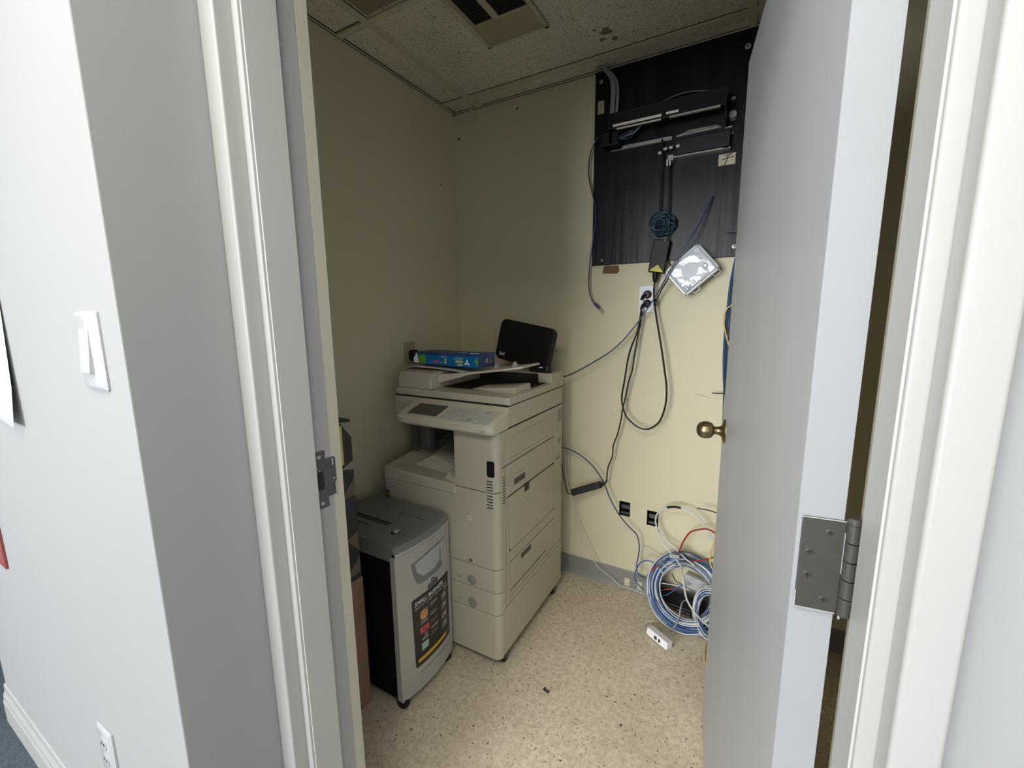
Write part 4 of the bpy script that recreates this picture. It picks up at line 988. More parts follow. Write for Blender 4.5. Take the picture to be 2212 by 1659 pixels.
cable('power_cable', [(-0.4375, 1.9750, 1.3987), (-0.4431, 1.9650, 1.3374), (-0.4525, 1.9550, 1.2675), (-0.4637, 1.9550, 1.1770), (-0.4684, 1.9550, 1.1322), (-0.4834, 1.9550, 1.0777), (-0.4922, 1.9550, 1.0227), (-0.4995, 1.9550, 0.9849), (-0.5089, 1.9550, 0.9397), (-0.5120, 1.9550, 0.9015), (-0.5272, 1.9550, 0.8230), (-0.5456, 1.9550, 0.7655), (-0.5486, 1.9550, 0.7119), (-0.5695, 1.9550, 0.6452), (-0.5747, 1.9550, 0.5802), (-0.5927, 1.9550, 0.5551), (-0.6135, 1.9550, 0.5414)], 0.0034, cable_black, 'thin black cord running from the lower plug down to the hanging power brick')
# strain relief bump
p = (-0.3844, 1.9700, 1.4421); tag(obj('cable_clip', MB().box(p[0]-0.006, p[0]+0.006, 1.962, 1.978, p[2]-0.022, p[2]+0.010), black_plastic, bevel=0.003), 'small black clip on the power cord beside the white outlet', 'clip')
# power brick
br1 = (-0.7465, 1.9350, 0.4878); br2 = (-0.6072, 1.9350, 0.5477)
BMx = frame(((br1[0]+br2[0])/2, 1.955, (br1[2]+br2[2])/2+0.002), Vector(br2)-Vector(br1)+Vector((0,0.03,0)), (0.0, 0.35, 1))
bl = (Vector(br2)-Vector(br1)).length/2
pb_ = thing('power_brick', BMx.translation, 'long black laptop style power brick hanging by its cords beside the copier', 'power adaptor')
obj('housing', MB(BMx).box(-bl, bl, -0.016, 0.017, -0.022, 0.022), black_plastic, pb_, bevel=0.003)
q = MB(); q.tube([BMx @ Vector((bl-0.002, 0.004, 0)), BMx @ Vector((bl+0.02, 0.006, 0))], [0.008, 0.005], 8, spline=False); obj('plug_boot', q, black_plastic, pb_, smooth=True)
cable('black_lead', [(-0.8144, 1.8800, 0.8232), (-0.8008, 1.8900, 0.7561), (-0.7960, 1.9100, 0.6621), (-0.7857, 1.9300, 0.5640), (-0.7724, 1.9300, 0.5069), (-0.7646, 1.9300, 0.4860), (-0.7495, 1.9300, 0.4866)], 0.0026, cable_black, 'thin black lead from the back of the copier to the power brick')
# dangling ethernet cable left of the board
ec = cable('network_cable', [(-0.6637, 1.9850, 2.1664), (-0.6740, 1.9850, 2.1531), (-0.6988, 1.9850, 2.0976), (-0.7036, 1.9850, 2.0139), (-0.6867, 1.9850, 1.9398), (-0.6722, 1.9850, 1.8798), (-0.6663, 1.9850, 1.8125), (-0.6777, 1.9850, 1.7257), (-0.6891, 1.9850, 1.6287), (-0.6945, 1.9850, 1.5570), (-0.6911, 1.9850, 1.4992), (-0.6764, 1.9850, 1.4535), (-0.6600, 1.9850, 1.4316)], 0.0032, cable_blue, 'blue network cable dangling down the left edge of the black board')
q = MB(); q.tube([(-0.6647, 1.9850, 1.4382), (-0.6508, 1.9850, 1.4250), (-0.6370, 1.9850, 1.4119)], [0.006, 0.007, 0.0055], 8, spline=False); obj('connector', q, cable_blue, ec, smooth=True)
q = MB(); q.tube([(-0.6370, 1.9850, 1.4119), (-0.6276, 1.9850, 1.3924)], [0.0055, 0.005], 4, spline=False); obj('clear_plug', q, paper_grey, ec)
# long blue cable from copier up across the outlet to the board
cable('network_cable', [(-0.8120, 1.8700, 1.0942), (-0.7964, 1.8900, 1.0925), (-0.7832, 1.9400, 1.0891), (-0.7284, 1.9400, 1.1151), (-0.6504, 1.9400, 1.1615), (-0.5758, 1.9400, 1.2102), (-0.5193, 1.9400, 1.2606), (-0.4654, 1.9400, 1.3257), (-0.4271, 1.9400, 1.3805), (-0.3901, 1.9400, 1.4396), (-0.3490, 1.9200, 1.5035), (-0.3272, 1.9120, 1.5456), (-0.2850, 1.9080, 1.6203), (-0.2391, 1.9150, 1.6966), (-0.2085, 1.9450, 1.7677), (-0.1804, 1.9750, 1.8530)], 0.0032, cable_blue, 'long blue network cable sweeping from the copier across the outlet up the black board')
cable('network_cable', [(-0.3307, 1.9500, 1.6036), (-0.3202, 1.9500, 1.5783), (-0.3210, 1.9500, 1.5556), (-0.3362, 1.9500, 1.5219), (-0.3573, 1.9500, 1.4840), (-0.3781, 1.9500, 1.4317), (-0.3809, 1.9500, 1.4060)], 0.0030, cable_black, 'short dark cable curling round the left corner of the white router')
# lower blue cable from the copier to the floor pile
cable('network_cable', [(-0.8189, 1.8800, 0.7516), (-0.7975, 1.9000, 0.7371), (-0.7850, 1.9550, 0.7137), (-0.7275, 1.9550, 0.6981), (-0.6686, 1.9550, 0.6641), (-0.6273, 1.9550, 0.6255), (-0.5860, 1.9550, 0.5660), (-0.5539, 1.9550, 0.4933), (-0.5082, 1.9550, 0.4215), (-0.4593, 1.9550, 0.3707), (-0.4181, 1.9550, 0.3356), (-0.4051, 1.9550, 0.2790), (-0.4077, 1.9550, 0.2322), (-0.4111, 1.9400, 0.1810), (-0.3967, 1.9300, 0.1498), (-0.3475, 1.9000, 0.1612)], 0.0030, cable_blue, 'blue network cable curving from behind the copier down to the floor coil')
cable('network_cable', [(-0.3135, 1.9300, 0.2114), (-0.3333, 1.9300, 0.2315), (-0.3631, 1.9300, 0.2322), (-0.3924, 1.9300, 0.2115), (-0.4106, 1.9300, 0.1698), (-0.4156, 1.9300, 0.1267), (-0.3991, 1.9300, 0.0977), (-0.3720, 1.9300, 0.0772)], 0.0030, cable_royal, 'small blue cable loop at the left of the floor coil')
cable('white_cable', [(-0.8050, 1.8800, 0.8828), (-0.7985, 1.9000, 0.8556), (-0.7942, 1.9200, 0.8135), (-0.7997, 1.9600, 0.7199), (-0.7907, 1.9600, 0.5950), (-0.7770, 1.9600, 0.5123), (-0.7636, 1.9600, 0.4594), (-0.7423, 1.9600, 0.3955), (-0.7313, 1.9600, 0.3317), (-0.6895, 1.9600, 0.2497), (-0.6482, 1.9600, 0.1734), (-0.6099, 1.9600, 0.1097), (-0.5581, 1.9850, 0.0622), (-0.4970, 1.9750, 0.0309), (-0.4469, 1.9800, 0.0265), (-0.3707, 1.9500, 0.0430)], 0.0022, cable_cream, 'thin off-white cord trailing from the copier along the grey base to the coil')
# tape residue on the base
for (p0, p1, l_) in (((-0.4832, 2.0080, 0.0595), (-0.4559, 2.0080, 0.0166), 'left of two torn cream tape scraps on the grey vinyl base'), ((-0.4181, 2.0080, 0.0598), (-0.3959, 2.0080, 0.0160), 'right of two torn cream tape scraps on the grey vinyl base')):
    x0, x1, z0, z1 = p0[0], p1[0], p1[2], p0[2]
    q = MB(); q.prism([(x0, z0), (x1, z0), (x1, z0+(z1-z0)*.35), (x1-0.008, z0+(z1-z0)*.45), (x1, z0+(z1-z0)*.6), (x1, z1), (x0, z1)], YB-0.0048, YB-0.0031, 'y')
    tag(obj('tape_scrap', q, print_yellow if False else mat('cream_tape', (0.62, 0.58, 0.38), 0.7)), l_, 'tape', 'tape scraps on the base')
p0 = (-0.6370, 2.0120, 1.6110); p1 = (-0.5593, 2.0120, 1.5710)
q = MB(); q.prism([(p0[0], p1[2]+0.004), (p1[0]-0.01, p1[2]), (p1[0], p1[2]+0.010), (p1[0]-0.002, p0[2]-0.004), (p0[0]+0.02, p0[2]), (p0[0]+0.004, p0[2]-0.002)], YB-0.001, YB, 'y')
tag(obj('glue_stain', q, stain_mat), 'brown glue patch on the wall just under the black board', 'stain')
for (pts, l_) in (([(-0.2070, 2.0120, 1.0367), (-0.1689, 2.0120, 1.0275), (-0.1444, 2.0120, 1.0214)], 'faint pencil scratch on the back wall left of the cable bundle'), ([(-0.5775, 2.0120, 0.9025), (-0.5569, 2.0120, 0.9024)], 'tiny scratch on the back wall left of the cord loop')):
    q = MB(); q.tube([(p[0], YB-0.0002, p[2]) for p in pts], 0.0009, 5); tag(obj('wall_scratch', q, grey_print), l_, 'scratch')
for c, l_ in zip(([(-1.4431, 2.0120, 2.3150)], [(-1.0877, 2.0120, 2.3859)], [(-0.5562, 2.0120, 2.5034)]), ('small brown nick on the back wall near the top left corner', 'brown smudge on the back wall just under the ceiling', 'dark crack at the ceiling above the black board')):
    p = c[0]; q = MB(); q.prism(blob(p[0], min(p[2], 2.42), 0.008, 9, 'y', 0, int(abs(p[0])*100)), YB-0.0009, YB, 'y'); tag(obj('wall_scar', q, stain_mat), l_, 'scar')
p = (-1.4700, 1.8823, 2.0619); q = MB(); q.prism(blob(p[1], p[2], 0.006, 8, 'x', 0, 4), XL, XL+0.001, 'x'); tag(obj('wall_scar', q, stain_mat), 'small nick on the left wall near the rear corner', 'scar')

# white router hanging by its cable
rt = thing('router', (-0.25, YB-0.06, 1.50), 'white square router with rounded corners, hanging tilted below the black board', 'router')
rc = [Vector((-0.2192, 1.9350, 1.6708)), Vector((-0.1283, 1.9350, 1.5656)), Vector((-0.2586, 1.9350, 1.4517)), Vector((-0.3467, 1.9350, 1.5615))]
cen = sum(rc, Vector())/4
ex = ((rc[0]-rc[3]) + (rc[1]-rc[2])).normalized(); ey = ((rc[3]-rc[2]) + (rc[0]-rc[1])).normalized()
wx = ((rc[0]-rc[3]).length + (rc[1]-rc[2]).length)/4; wy = ((rc[3]-rc[2]).length + (rc[0]-rc[1]).length)/4
RM = frame(cen, ex, ey)
def rr2(d): return rrect(-wx+d, wx-d, -wy+d, wy-d, 0.018-d*0.5, 6)
q = MB(RM); q.rings([[(x, y, -0.028) for x, y in rr2(0.008)], [(x, y, -0.018) for x, y in rr2(0)], [(x, y, -0.004) for x, y in rr2(0)], [(x, y, 0.001) for x, y in rr2(0.004)]])
obj('housing', q, device_white, rt, smooth=True)
# glossy wrinkled film over the lid with printing
R = []; rnd = random.Random(3)
q = MB(RM); N = 14
for i in range(N+1):
    row = []
    for j in range(N+1):
        x = -wx*0.90 + 1.82*wx*i/N; y = -wy*0.90 + 1.80*wy*j/N
        row.append((x, y, 0.0014+0.0022*abs(math.sin(7*x/wx+3.1*y/wy)+0.7*math.sin(5*y/wy-2*x/wx+i*0.3))*(1 if 0 < i < N and 0 < j < N else 0)))
    R.append(row)
vs = [[q._v(p) for p in row] for row in R]
for i in range(N):
    for j in range(N): q.bm.faces.new([vs[i][j], vs[i+1][j], vs[i+1][j+1], vs[i][j+1]])
fm = obj('glossy_film', q, film, rt, smooth=True)
sol = fm.modifiers.new('solid', 'SOLIDIFY'); sol.thickness = 0.0004
q = MB(RM); q.prism([(0.030*math.cos(a)*1.15-0.004, 0.030*math.sin(a)+0.004) for a in [2*math.pi*k/20 for k in range(20)]], 0.0045, 0.0056); obj('printed_disc', q, bell_grey, rt)
q = MB(RM); q.prism(rrect(0.040, 0.056, -0.030, -0.014, 0.003, 3), 0.0045, 0.0052); obj('printed_icon', q, bell_navy, rt)
q = MB(RM); q.prism(rrect(0.0425, 0.0535, -0.0275, -0.0165, 0.002, 3), 0.0048, 0.0056); obj('printed_icon', q, device_white, rt)
obj('lettering', text_mb('Bell', 0.036, RM @ Matrix.Translation((-wx+0.044, -wy+0.024, 0.0060)), 0.0004), bell_navy, rt)
for yy in (-0.055, 0.0):
    pass
for t_ in (0.30, 0.86):
    c_ = rc[2].lerp(rc[1], t_); d_ = (rc[1]-rc[2]).normalized(); n_ = -(ey)
    q = MB(); q.tube([c_ - d_*0.016 + Vector((0,0.012,0)), c_ - d_*0.012 + n_*0.010 + Vector((0,0.012,0)), c_ + d_*0.012 + n_*0.010 + Vector((0,0.012,0)), c_ + d_*0.016 + Vector((0,0.012,0))], 0.0014, 6, spline=False)
    obj('wall_mount_foot', q, device_white, rt, smooth=True)

# bundle of blue cables beside the door edge
root = None
SP = [[(-0.0820, 1.9850, 1.6068), (-0.0940, 1.9850, 1.5113), (-0.0991, 1.9850, 1.4059), (-0.1021, 1.9850, 1.3191), (-0.1004, 1.9850, 1.2096), (-0.0947, 1.9850, 1.1199), (-0.0892, 1.9850, 1.0609), (-0.0853, 1.9850, 0.9429)], [(-0.0800, 1.9750, 1.6056), (-0.0869, 1.9750, 1.5104), (-0.0918, 1.9750, 1.4057), (-0.0948, 1.9750, 1.3195), (-0.0947, 1.9750, 1.2107), (-0.0908, 1.9750, 1.1215), (-0.0870, 1.9750, 1.0627), (-0.0849, 1.9750, 0.9451)], [(-0.0769, 1.9800, 1.6059), (-0.0791, 1.9800, 1.4903), (-0.0836, 1.9800, 1.4056), (-0.0848, 1.9800, 1.3194), (-0.0863, 1.9800, 1.2105), (-0.0858, 1.9800, 1.1211), (-0.0855, 1.9800, 1.0621), (-0.0833, 1.9800, 0.9442)], [(-0.0699, 1.9700, 1.6043), (-0.0721, 1.9700, 1.4896), (-0.0748, 1.9700, 1.3795), (-0.0766, 1.9700, 1.3048), (-0.0773, 1.9700, 1.2118), (-0.0785, 1.9700, 1.1229), (-0.0816, 1.9700, 1.0640), (-0.0847, 1.9700, 0.9744)]]
for i, P in enumerate(SP):
    q = MB(); q.tube(P + [(P[-1][0]+0.004, P[-1][1], 0.9), (P[-1][0]+0.012, P[-1][1], 0.6)], 0.0036, 7)
    m_ = [cable_royal, cable_teal, cable_blue, cable_grey][i]
    if root is None: root = tag(obj('cable_bundle', q, m_, smooth=True), 'bundle of blue cables hanging down the back wall at the door edge', 'cables')
    else: obj('cable_strand', q, m_, root, smooth=True)
cable('yellow_cable', [(-0.0695, 1.9650, 1.4529), (-0.0838, 1.9650, 1.4184), (-0.0981, 1.9650, 1.4057), (-0.1066, 1.9650, 1.3798), (-0.1059, 1.9650, 1.3424), (-0.0965, 1.9650, 1.3010), (-0.0858, 1.9650, 1.2671), (-0.0715, 1.9650, 1.2296)], 0.003, cable_yellow, 'yellow cable curling round the blue bundle beside the door')
for c, l_ in zip(([(-0.1230, 1.9750, 1.7088), (-0.1029, 1.9750, 1.7050), (-0.0799, 1.9750, 1.7028)], [(-0.1331, 1.9600, 1.0536), (-0.1084, 1.9600, 1.0536), (-0.0859, 1.9600, 1.0574), (-0.0847, 1.9600, 1.0654)], [(-0.1593, 1.9300, 0.5418), (-0.1259, 1.9300, 0.5429), (-0.1038, 1.9300, 0.5415), (-0.0746, 1.9300, 0.5376)]), ('short black cable tie on the lower right of the black board', 'black cable tie tail sticking out left of the blue bundle above the knob', 'black cable end poking out from behind the door above the floor coil')):
    q = MB(); q.tube(c, 0.0024, 6); tag(obj('cable_tie', q, cable_black, smooth=True), l_, 'cable tie')

# ------------------------------------------------------------------ floor coil of network cable
rnd = random.Random(11)
def ring_strands(center, R, thick, normal, n, name, lab, mats, seed, rad=0.0029, squash=1.0):
    rnd = random.Random(seed); nz = Vector(normal).normalized(); sx = nz.cross(Vector((0,0,1))).normalized(); sy = nz.cross(sx)
    root = None
    for i in range(n):
        a0 = rnd.random()*6.28; th = rnd.random()*6.28; rr = thick*math.sqrt(rnd.random())
        dr, dz = rr*math.cos(th), rr*math.sin(th)*0.75
        w1, w2, p1, p2 = rnd.uniform(0.002, 0.008), rnd.uniform(0.002, 0.006), rnd.random()*6, rnd.random()*6
        ox, oy = rnd.uniform(-0.006, 0.006), rnd.uniform(-0.006, 0.006)
        P = []
        K = 22
        for k in range(K+1):
            a = a0 + 2*math.pi*k/K
            r_ = R + dr + w1*math.sin(2*a+p1)*math.sin(math.pi*k/K) ; h = dz + w2*math.sin(3*a+p2)*math.sin(math.pi*k/K)
            P.append(Vector(center) + sx*(r_*math.cos(a)+ox) + sy*((r_*math.sin(a))*squash+oy) + nz*h)
        for p in P: 
            if p.z < rad: p.z = rad
            if p.y > YB-0.012: p.y = YB-0.012
        q = MB(); q.tube(P, rad, 6, steps=3)
        m_ = mats[i % len(mats)]
        if root is None: root = tag(obj(name, q, m_, smooth=True), lab, 'cable coil')
        else: obj('cable_strand', q, m_, root, smooth=True)
    return root
cc = Vector((-0.183, 1.900, 0.146))
c1 = ring_strands(cc, 0.137, 0.031, (0.10, -0.80, 0.50), 78, 'cable_coil', 'large coil of blue and white network cable standing against the back wall by the door', [cable_royal, cable_white, cable_white, cable_royal, cable_grey, cable_white, cable_blue], 21, rad=0.0025)
cc2 = Vector((-0.070, 1.822, 0.132))
c2 = ring_strands(cc2, 0.088, 0.017, (-0.75, -0.75, 0.30), 28, 'cable_coil', 'smaller cable coil in front of the large one, half hidden by the door', [cable_royal, cable_white, cable_grey, cable_white, cable_blue], 22, rad=0.0025)
# tape ties on the coil
def tie(p, d, w, m, par, lab=None):
    q = MB(); a = Vector(p); d = Vector(d).normalized(); q.tube([a-d*w, a+d*w], 0.0035, 6, spline=False); o_ = obj('tie', q, m, par)
for (ppp, dd, m_) in (((-0.2885, 1.8800, 0.2287), (1, 0, -0.8), device_white), ((-0.2507, 1.8200, 0.0240), (0.3, 0, -1), device_white)):
    tie(ppp, dd, 0.012, m_, c1)
# white loop above the coil
wl = cable('white_cable', [(-0.2042, 1.8600, 0.2639), (-0.2099, 1.8800, 0.2822), (-0.2502, 1.9200, 0.2984), (-0.2960, 1.9400, 0.3376), (-0.3234, 1.9400, 0.3953), (-0.3337, 1.9400, 0.4411), (-0.3230, 1.9400, 0.4803), (-0.2838, 1.9400, 0.5141), (-0.2562, 1.9400, 0.5225), (-0.2288, 1.9400, 0.5264), (-0.1915, 1.9400, 0.5193), (-0.1502, 1.9400, 0.4939), (-0.1218, 1.9400, 0.4571), (-0.0990, 1.9400, 0.4171), (-0.0780, 1.9400, 0.3746), (-0.0630, 1.9400, 0.3393)], 0.0034, cable_white, 'white cable standing up in a high loop above the floor coil')
cable('white_cable', [(-0.3351, 1.9500, 0.4294), (-0.3254, 1.9500, 0.3970), (-0.2902, 1.9500, 0.3527), (-0.2350, 1.9300, 0.3249), (-0.1928, 1.9000, 0.3099), (-0.1524, 1.8900, 0.2916)], 0.0030, cable_white, 'second white cable crossing at the left foot of the high loop')
tp = [(-0.2857, 1.9400, 0.5136), (-0.2562, 1.9400, 0.5225), (-0.2267, 1.9400, 0.5246)]
q = MB(); q.tube(tp, 0.0058, 8); tag(obj('tape_wrap', q, black_plastic, smooth=True), 'black tape wrapped round the top of the white cable loop', 'tape')
cable('white_cable', [(-0.3990, 1.9700, 0.2608), (-0.3773, 1.9700, 0.2669), (-0.3442, 1.9700, 0.2521), (-0.3064, 1.9400, 0.2458), (-0.2684, 1.9000, 0.2420)], 0.0022, cable_cream, 'thin pale cable arching left of the floor coil')
cable('red_cable', [(-0.2261, 1.9000, 0.3137), (-0.2194, 1.9300, 0.3293), (-0.2060, 1.9300, 0.3759), (-0.1813, 1.9300, 0.4226), (-0.1464, 1.9300, 0.4447), (-0.1134, 1.9300, 0.4552), (-0.0834, 1.9300, 0.4455), (-0.0535, 1.9300, 0.4296)], 0.0034, cable_red, 'red cable arching over the coil towards the door')
cable('red_cable', [(-0.1925, 1.9000, 0.3055), (-0.1693, 1.9200, 0.2924), (-0.1300, 1.9200, 0.3062), (-0.1083, 1.9200, 0.3193), (-0.0815, 1.9200, 0.3358), (-0.0487, 1.9200, 0.3627)], 0.0030, cable_red, 'second red cable lying level just above the coil')
cable('red_cable', [(-0.3381, 1.9000, 0.1878), (-0.3288, 1.9000, 0.2166), (-0.3129, 1.9000, 0.2331), (-0.3009, 1.9000, 0.2414)], 0.0030, cable_red, 'short red cable end at the upper left of the coil')
cable('black_cable', [(-0.2410, 1.9100, 0.3064), (-0.2142, 1.9100, 0.3231), (-0.1946, 1.9100, 0.3197), (-0.1800, 1.9100, 0.2992)], 0.004, cable_black, 'short black cable arched on top of the coil')
obj_tp = tag(obj('tape_wrap', MB(frame((-0.2375, 1.9000, 0.3059), (1, 0.1, 0.12), (0,0.4,1))).box(-0.022, 0.022, -0.009, 0.009, -0.006, 0.006), cable_grey, bevel=0.003), 'grey tape tab on top of the large coil', 'tape')
cable('yellow_cable', [(-0.0774, 1.9000, 0.4423), (-0.0843, 1.9000, 0.4062), (-0.0910, 1.9000, 0.3677), (-0.0921, 1.9000, 0.3239), (-0.0850, 1.9000, 0.2976), (-0.0694, 1.9000, 0.2805)], 0.0030, cable_yellow, 'yellow cable hanging at the door edge above the coils')
cable('yellow_cable', [(-0.0749, 1.8330, 0.0040), (-0.0807, 1.7767, 0.0040), (-0.0799, 1.7294, 0.0040), (-0.0727, 1.6878, 0.0040), (-0.0560, 1.6508, 0.0040)], 0.0032, cable_yellow, 'yellow cable lying on the floor at the foot of the door')
cable('cream_cable', [(-0.2015, 1.8600, 0.2847), (-0.1948, 1.8300, 0.2730), (-0.1832, 1.8100, 0.2448), (-0.1666, 1.7900, 0.1910), (-0.1351, 1.7700, 0.1569), (-0.1050, 1.7700, 0.1293), (-0.0758, 1.7700, 0.1105), (-0.0490, 1.7700, 0.0995)], 0.0040, cable_cream, 'cream cable running down across the front of the large coil')
# black modem box on the floor inside the coil
bb = thing('modem', (-0.21, 1.955, 0), 'glossy black box lying on the floor inside the large cable coil', 'modem')
BM2 = Matrix.Translation((-0.215, 1.950, 0.055)) @ Matrix.Rotation(math.radians(-6), 4, 'Z') @ Matrix.Rotation(math.radians(38), 4, 'X')
obj('housing', MB(BM2).box(-0.105, 0.115, -0.035, 0.040, -0.028, 0.022), black_gloss, bb, bevel=0.008, seg=3)
for k in range(3): obj('port', MB(BM2).box(0.0+0.022*k, 0.013+0.022*k, -0.037, -0.0345, -0.012, 0.002), print_teal, bb)
bb2 = tag(obj('white_box', MB(Matrix.Translation((-0.145, 1.975, 0.155)) @ Matrix.Rotation(0.2, 4, 'Y')).box(-0.055, 0.055, -0.012, 0.014, -0.03, 0.03), device_white, bevel=0.004), 'pale flat box leaning on the wall inside the top of the coil', 'box')
for i, (P, m_, l_) in enumerate((([(-0.2972, 1.9000, 0.1561), (-0.2546, 1.9000, 0.1629), (-0.2148, 1.9000, 0.1667), (-0.1657, 1.9000, 0.1623)], cable_cream, 'thin cream lead crossing inside the coil'), ([(-0.2913, 1.9000, 0.1179), (-0.2634, 1.9000, 0.1343), (-0.2337, 1.9000, 0.1465), (-0.2049, 1.9000, 0.1654)], cable_red, 'thin red lead crossing inside the coil'), ([(-0.2906, 1.8900, 0.0961), (-0.2607, 1.8900, 0.1133), (-0.2320, 1.8900, 0.1440), (-0.1946, 1.8900, 0.1840), (-0.1626, 1.8900, 0.1990)], cable_royal, 'thin blue lead crossing inside the coil'), ([(-0.2438, 1.9050, 0.2144), (-0.2264, 1.9050, 0.1853), (-0.2022, 1.9050, 0.1770), (-0.1784, 1.9050, 0.1710)], cable_black, 'thin black lead dropping inside the coil'))):
    cable('thin_lead', P, 0.0022, m_, l_)
# small white adaptor box on the floor with its leads
wa = thing('white_adaptor', (-0.265, 1.795, 0), 'small white plastic box on the floor in front of the large coil', 'adaptor')
w0 = Vector((-0.3001, 1.7457, 0.0300)); w1 = Vector((-0.2164, 1.6943, 0.0300))
WM = frame(((w0.x+w1.x)/2, (w0.y+w1.y)/2, 0.0205), (w1-w0), (0.55, 0.6, 0.0))
WM = WM @ Matrix.Rotation(math.radians(-8), 4, 'X')
wl_ = (w1-w0).length/2+0.006
obj('housing', MB(WM).box(-wl_, wl_, -0.017, 0.017, -0.0165, 0.0165), paper, wa, bevel=0.003)
obj('port', MB(WM).box(-0.012, 0.002, -0.0176, -0.0168, -0.008, 0.006), seam_mat, wa)
obj('port', MB(WM).box(0.010, 0.020, -0.0176, -0.0168, -0.008, 0.006), seam_mat, wa)
cable('white_cable', [(-0.2927, 1.7984, 0.0300), (-0.3149, 1.8007, 0.0200), (-0.3275, 1.7948, 0.0100), (-0.3281, 1.7799, 0.0040), (-0.3130, 1.7464, 0.0040), (-0.2901, 1.7309, 0.0040), (-0.2694, 1.7222, 0.0120)], 0.0018, cable_cream, 'thin cream lead looping off the left of the small white box')
cable('grey_cable', [(-0.2285, 1.8000, -0.0015), (-0.2215, 1.8000, 0.0150), (-0.2055, 1.8000, 0.0416), (-0.1928, 1.8000, 0.0935), (-0.1897, 1.8200, 0.1259), (-0.1864, 1.8500, 0.1300), (-0.1728, 1.8800, 0.1246)], 0.0034, cable_grey, 'grey cable rising from the small white box into the coil')

# ------------------------------------------------------------------ crumbs on the floor
q = MB(); 
dbx = (-0.5800, 1.2688, 0.0000)
q.prism([(dbx[0]-0.013, dbx[1]-0.002), (dbx[0]-0.006, dbx[1]-0.007), (dbx[0]+0.012, dbx[1]-0.009), (dbx[0]+0.014, dbx[1]+0.001), (dbx[0]+0.006, dbx[1]+0.004), (dbx[0]-0.002, dbx[1]+0.003), (dbx[0]-0.010, dbx[1]+0.012)], 0.0, 0.004)
tag(obj('debris_scrap', q, debris_mat, bevel=0.001), 'dark crumpled scrap on the floor in front of the copier', 'debris')
for c, l_, m_, s in (([(-0.6503, 1.5066, -0.0000)], 'tiny bright chip on the floor right of the copier castor', white_plastic, 0.004), ([(-0.7902, 1.2269, 0.0000)], 'tiny pale chip on the floor beside the shredder', white_plastic, 0.003), ([(-0.2866, 1.4093, 0.0000)], 'small brown fleck on the floor near the door', stain_mat, 0.005)):
    p = c[0]; q = MB(); q.prism(blob(p[0], p[1], s, 7, 'z', 0, 3, 0.5), 0.0, 0.0012); tag(obj('floor_chip', q, m_), l_, 'debris')
q = MB(); q.prism([(-0.955, 1.215), (-0.90, 1.235), (-0.86, 1.22), (-0.90, 1.19), (-0.95, 1.12), (-0.985, 1.03), (-1.0, 1.03)], 0.0, 0.0006)

# ------------------------------------------------------------------ pier wall fittings
Y0 = 0.2653
ls = thing('light_switch', (-0.91, Y0, 1.285), 'white rocker light switch on the bright wall left of the doorway', 'light switch')
q = MB()
sx0, sx1, sz0, sz1 = -0.949, -0.866, 1.278, 1.402
q.rings([[(x, Y0-0.0002, z) for x, z in rrect(sx0, sx1, sz0, sz1, 0.004, 3)], [(x, Y0-0.003, z) for x, z in rrect(sx0, sx1, sz0, sz1, 0.004, 3)], [(x, Y0-0.0075, z) for x, z in rrect(sx0+0.007, sx1-0.007, sz0+0.006, sz1-0.006, 0.003, 3)]])
obj('plate', q, white_plastic, ls, smooth=True)
q = MB(); q.hexa([(-0.930, Y0-0.007, 1.304), (-0.893, Y0-0.007, 1.304), (-0.893, Y0-0.007, 1.376), (-0.930, Y0-0.007, 1.376)], [(-0.929, Y0-0.014, 1.306), (-0.894, Y0-0.014, 1.306), (-0.894, Y0-0.0085, 1.374), (-0.929, Y0-0.0085, 1.374)])
rk = obj('rocker', q, white_plastic, ls, bevel=0.001)
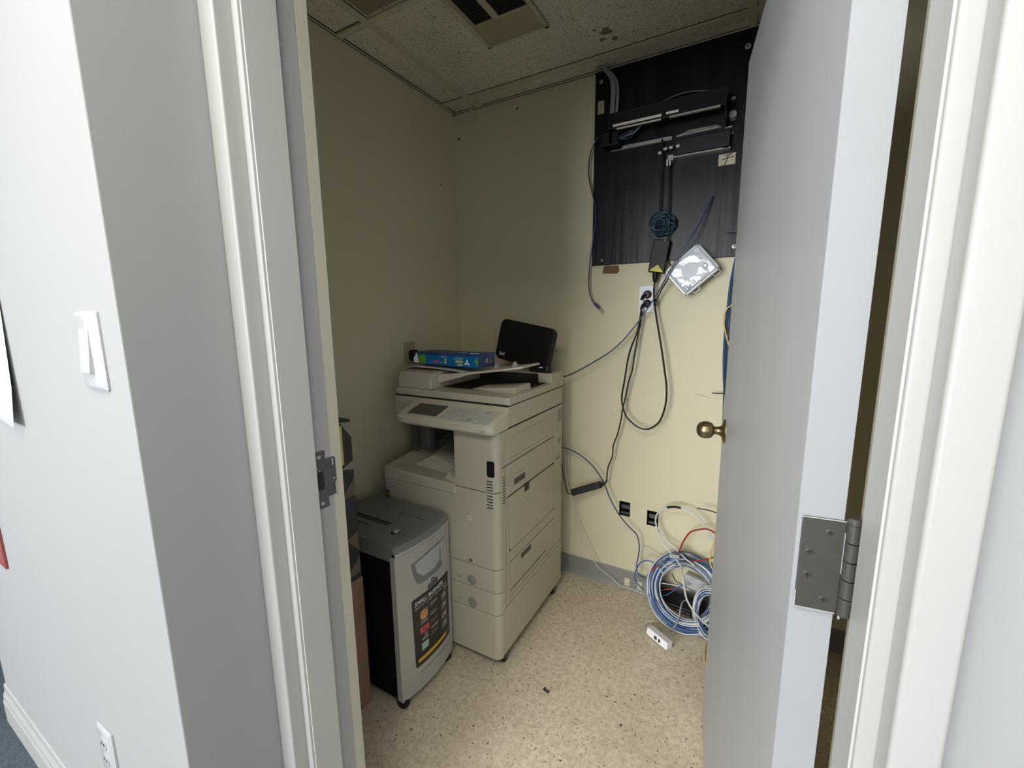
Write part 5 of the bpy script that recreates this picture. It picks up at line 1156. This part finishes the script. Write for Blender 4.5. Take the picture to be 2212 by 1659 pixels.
for z in (1.388, 1.292):
    q = MB(); q.lathe((-0.909, Y0-0.0074, z), (0,-1,0), [(0, 0.0028), (0.0008, 0.0022)], 12); obj('plate_screw', q, white_plastic, ls, smooth=True)
lo = thing('wall_outlet', (-1.19, Y0, 0.36), 'white outlet plate low on the bright wall above the office baseboard', 'outlet')
ox0, ox1, oz0, oz1 = -1.235, -1.160, 0.375, 0.493
q = MB()
q.rings([[(x, Y0-0.0002, z) for x, z in rrect(ox0, ox1, oz0, oz1, 0.004, 3)], [(x, Y0-0.004, z) for x, z in rrect(ox0, ox1, oz0, oz1, 0.004, 3)], [(x, Y0-0.0085, z) for x, z in rrect(ox0+0.007, ox1-0.007, oz0+0.006, oz1-0.006, 0.003, 3)]])
obj('plate', q, white_plastic, lo, smooth=True)
for z in (0.455, 0.413):
    q = MB(); q.lathe((-1.1975, Y0-0.008, z), (0,-1,0), [(0, 0.0165), (0.002, 0.016)], 20); so = obj('socket', q, white_plastic, lo, smooth=True)
    obj('socket_slot', MB().box(-1.205, -1.203, Y0-0.0108, Y0-0.0098, z-0.003, z+0.005).box(-1.193, -1.191, Y0-0.0108, Y0-0.0098, z-0.003, z+0.005), seam_mat, so)
# sheet of paper taped to the wall at the far left, lower corner lifting
q = MB(); R = []
px0, px1 = -1.62, -1.352
N = 10
for i in range(N+1):
    x = px0 + (px1-px0)*i/N; t = i/N
    lift = 0.018*max(0, t-0.25)
    R.append([(x, Y0-0.001, 1.60), (x, Y0-0.001-lift*0.15, 1.40), (x, Y0-0.002-lift*0.5, 1.25), (x, Y0-0.003-lift, 1.163)])
vs = [[q._v(p) for p in r] for r in R]
for i in range(N):
    for j in range(3): q.bm.faces.new([vs[i][j], vs[i+1][j], vs[i+1][j+1], vs[i][j+1]])
nt = obj('paper_notice', q, paper, smooth=True); nt.modifiers.new('solid', 'SOLIDIFY').thickness = 0.0006
tag(nt, 'blank white paper sheet on the bright wall at the far left, its corner lifting', 'paper')
rs = tag(obj('red_plaque', MB().box(-1.86, -1.775, Y0-0.006, Y0-0.0002, 0.70, 0.86), red_sign, bevel=0.001), 'dull red plaque edge on the bright wall at the far left', 'plaque')
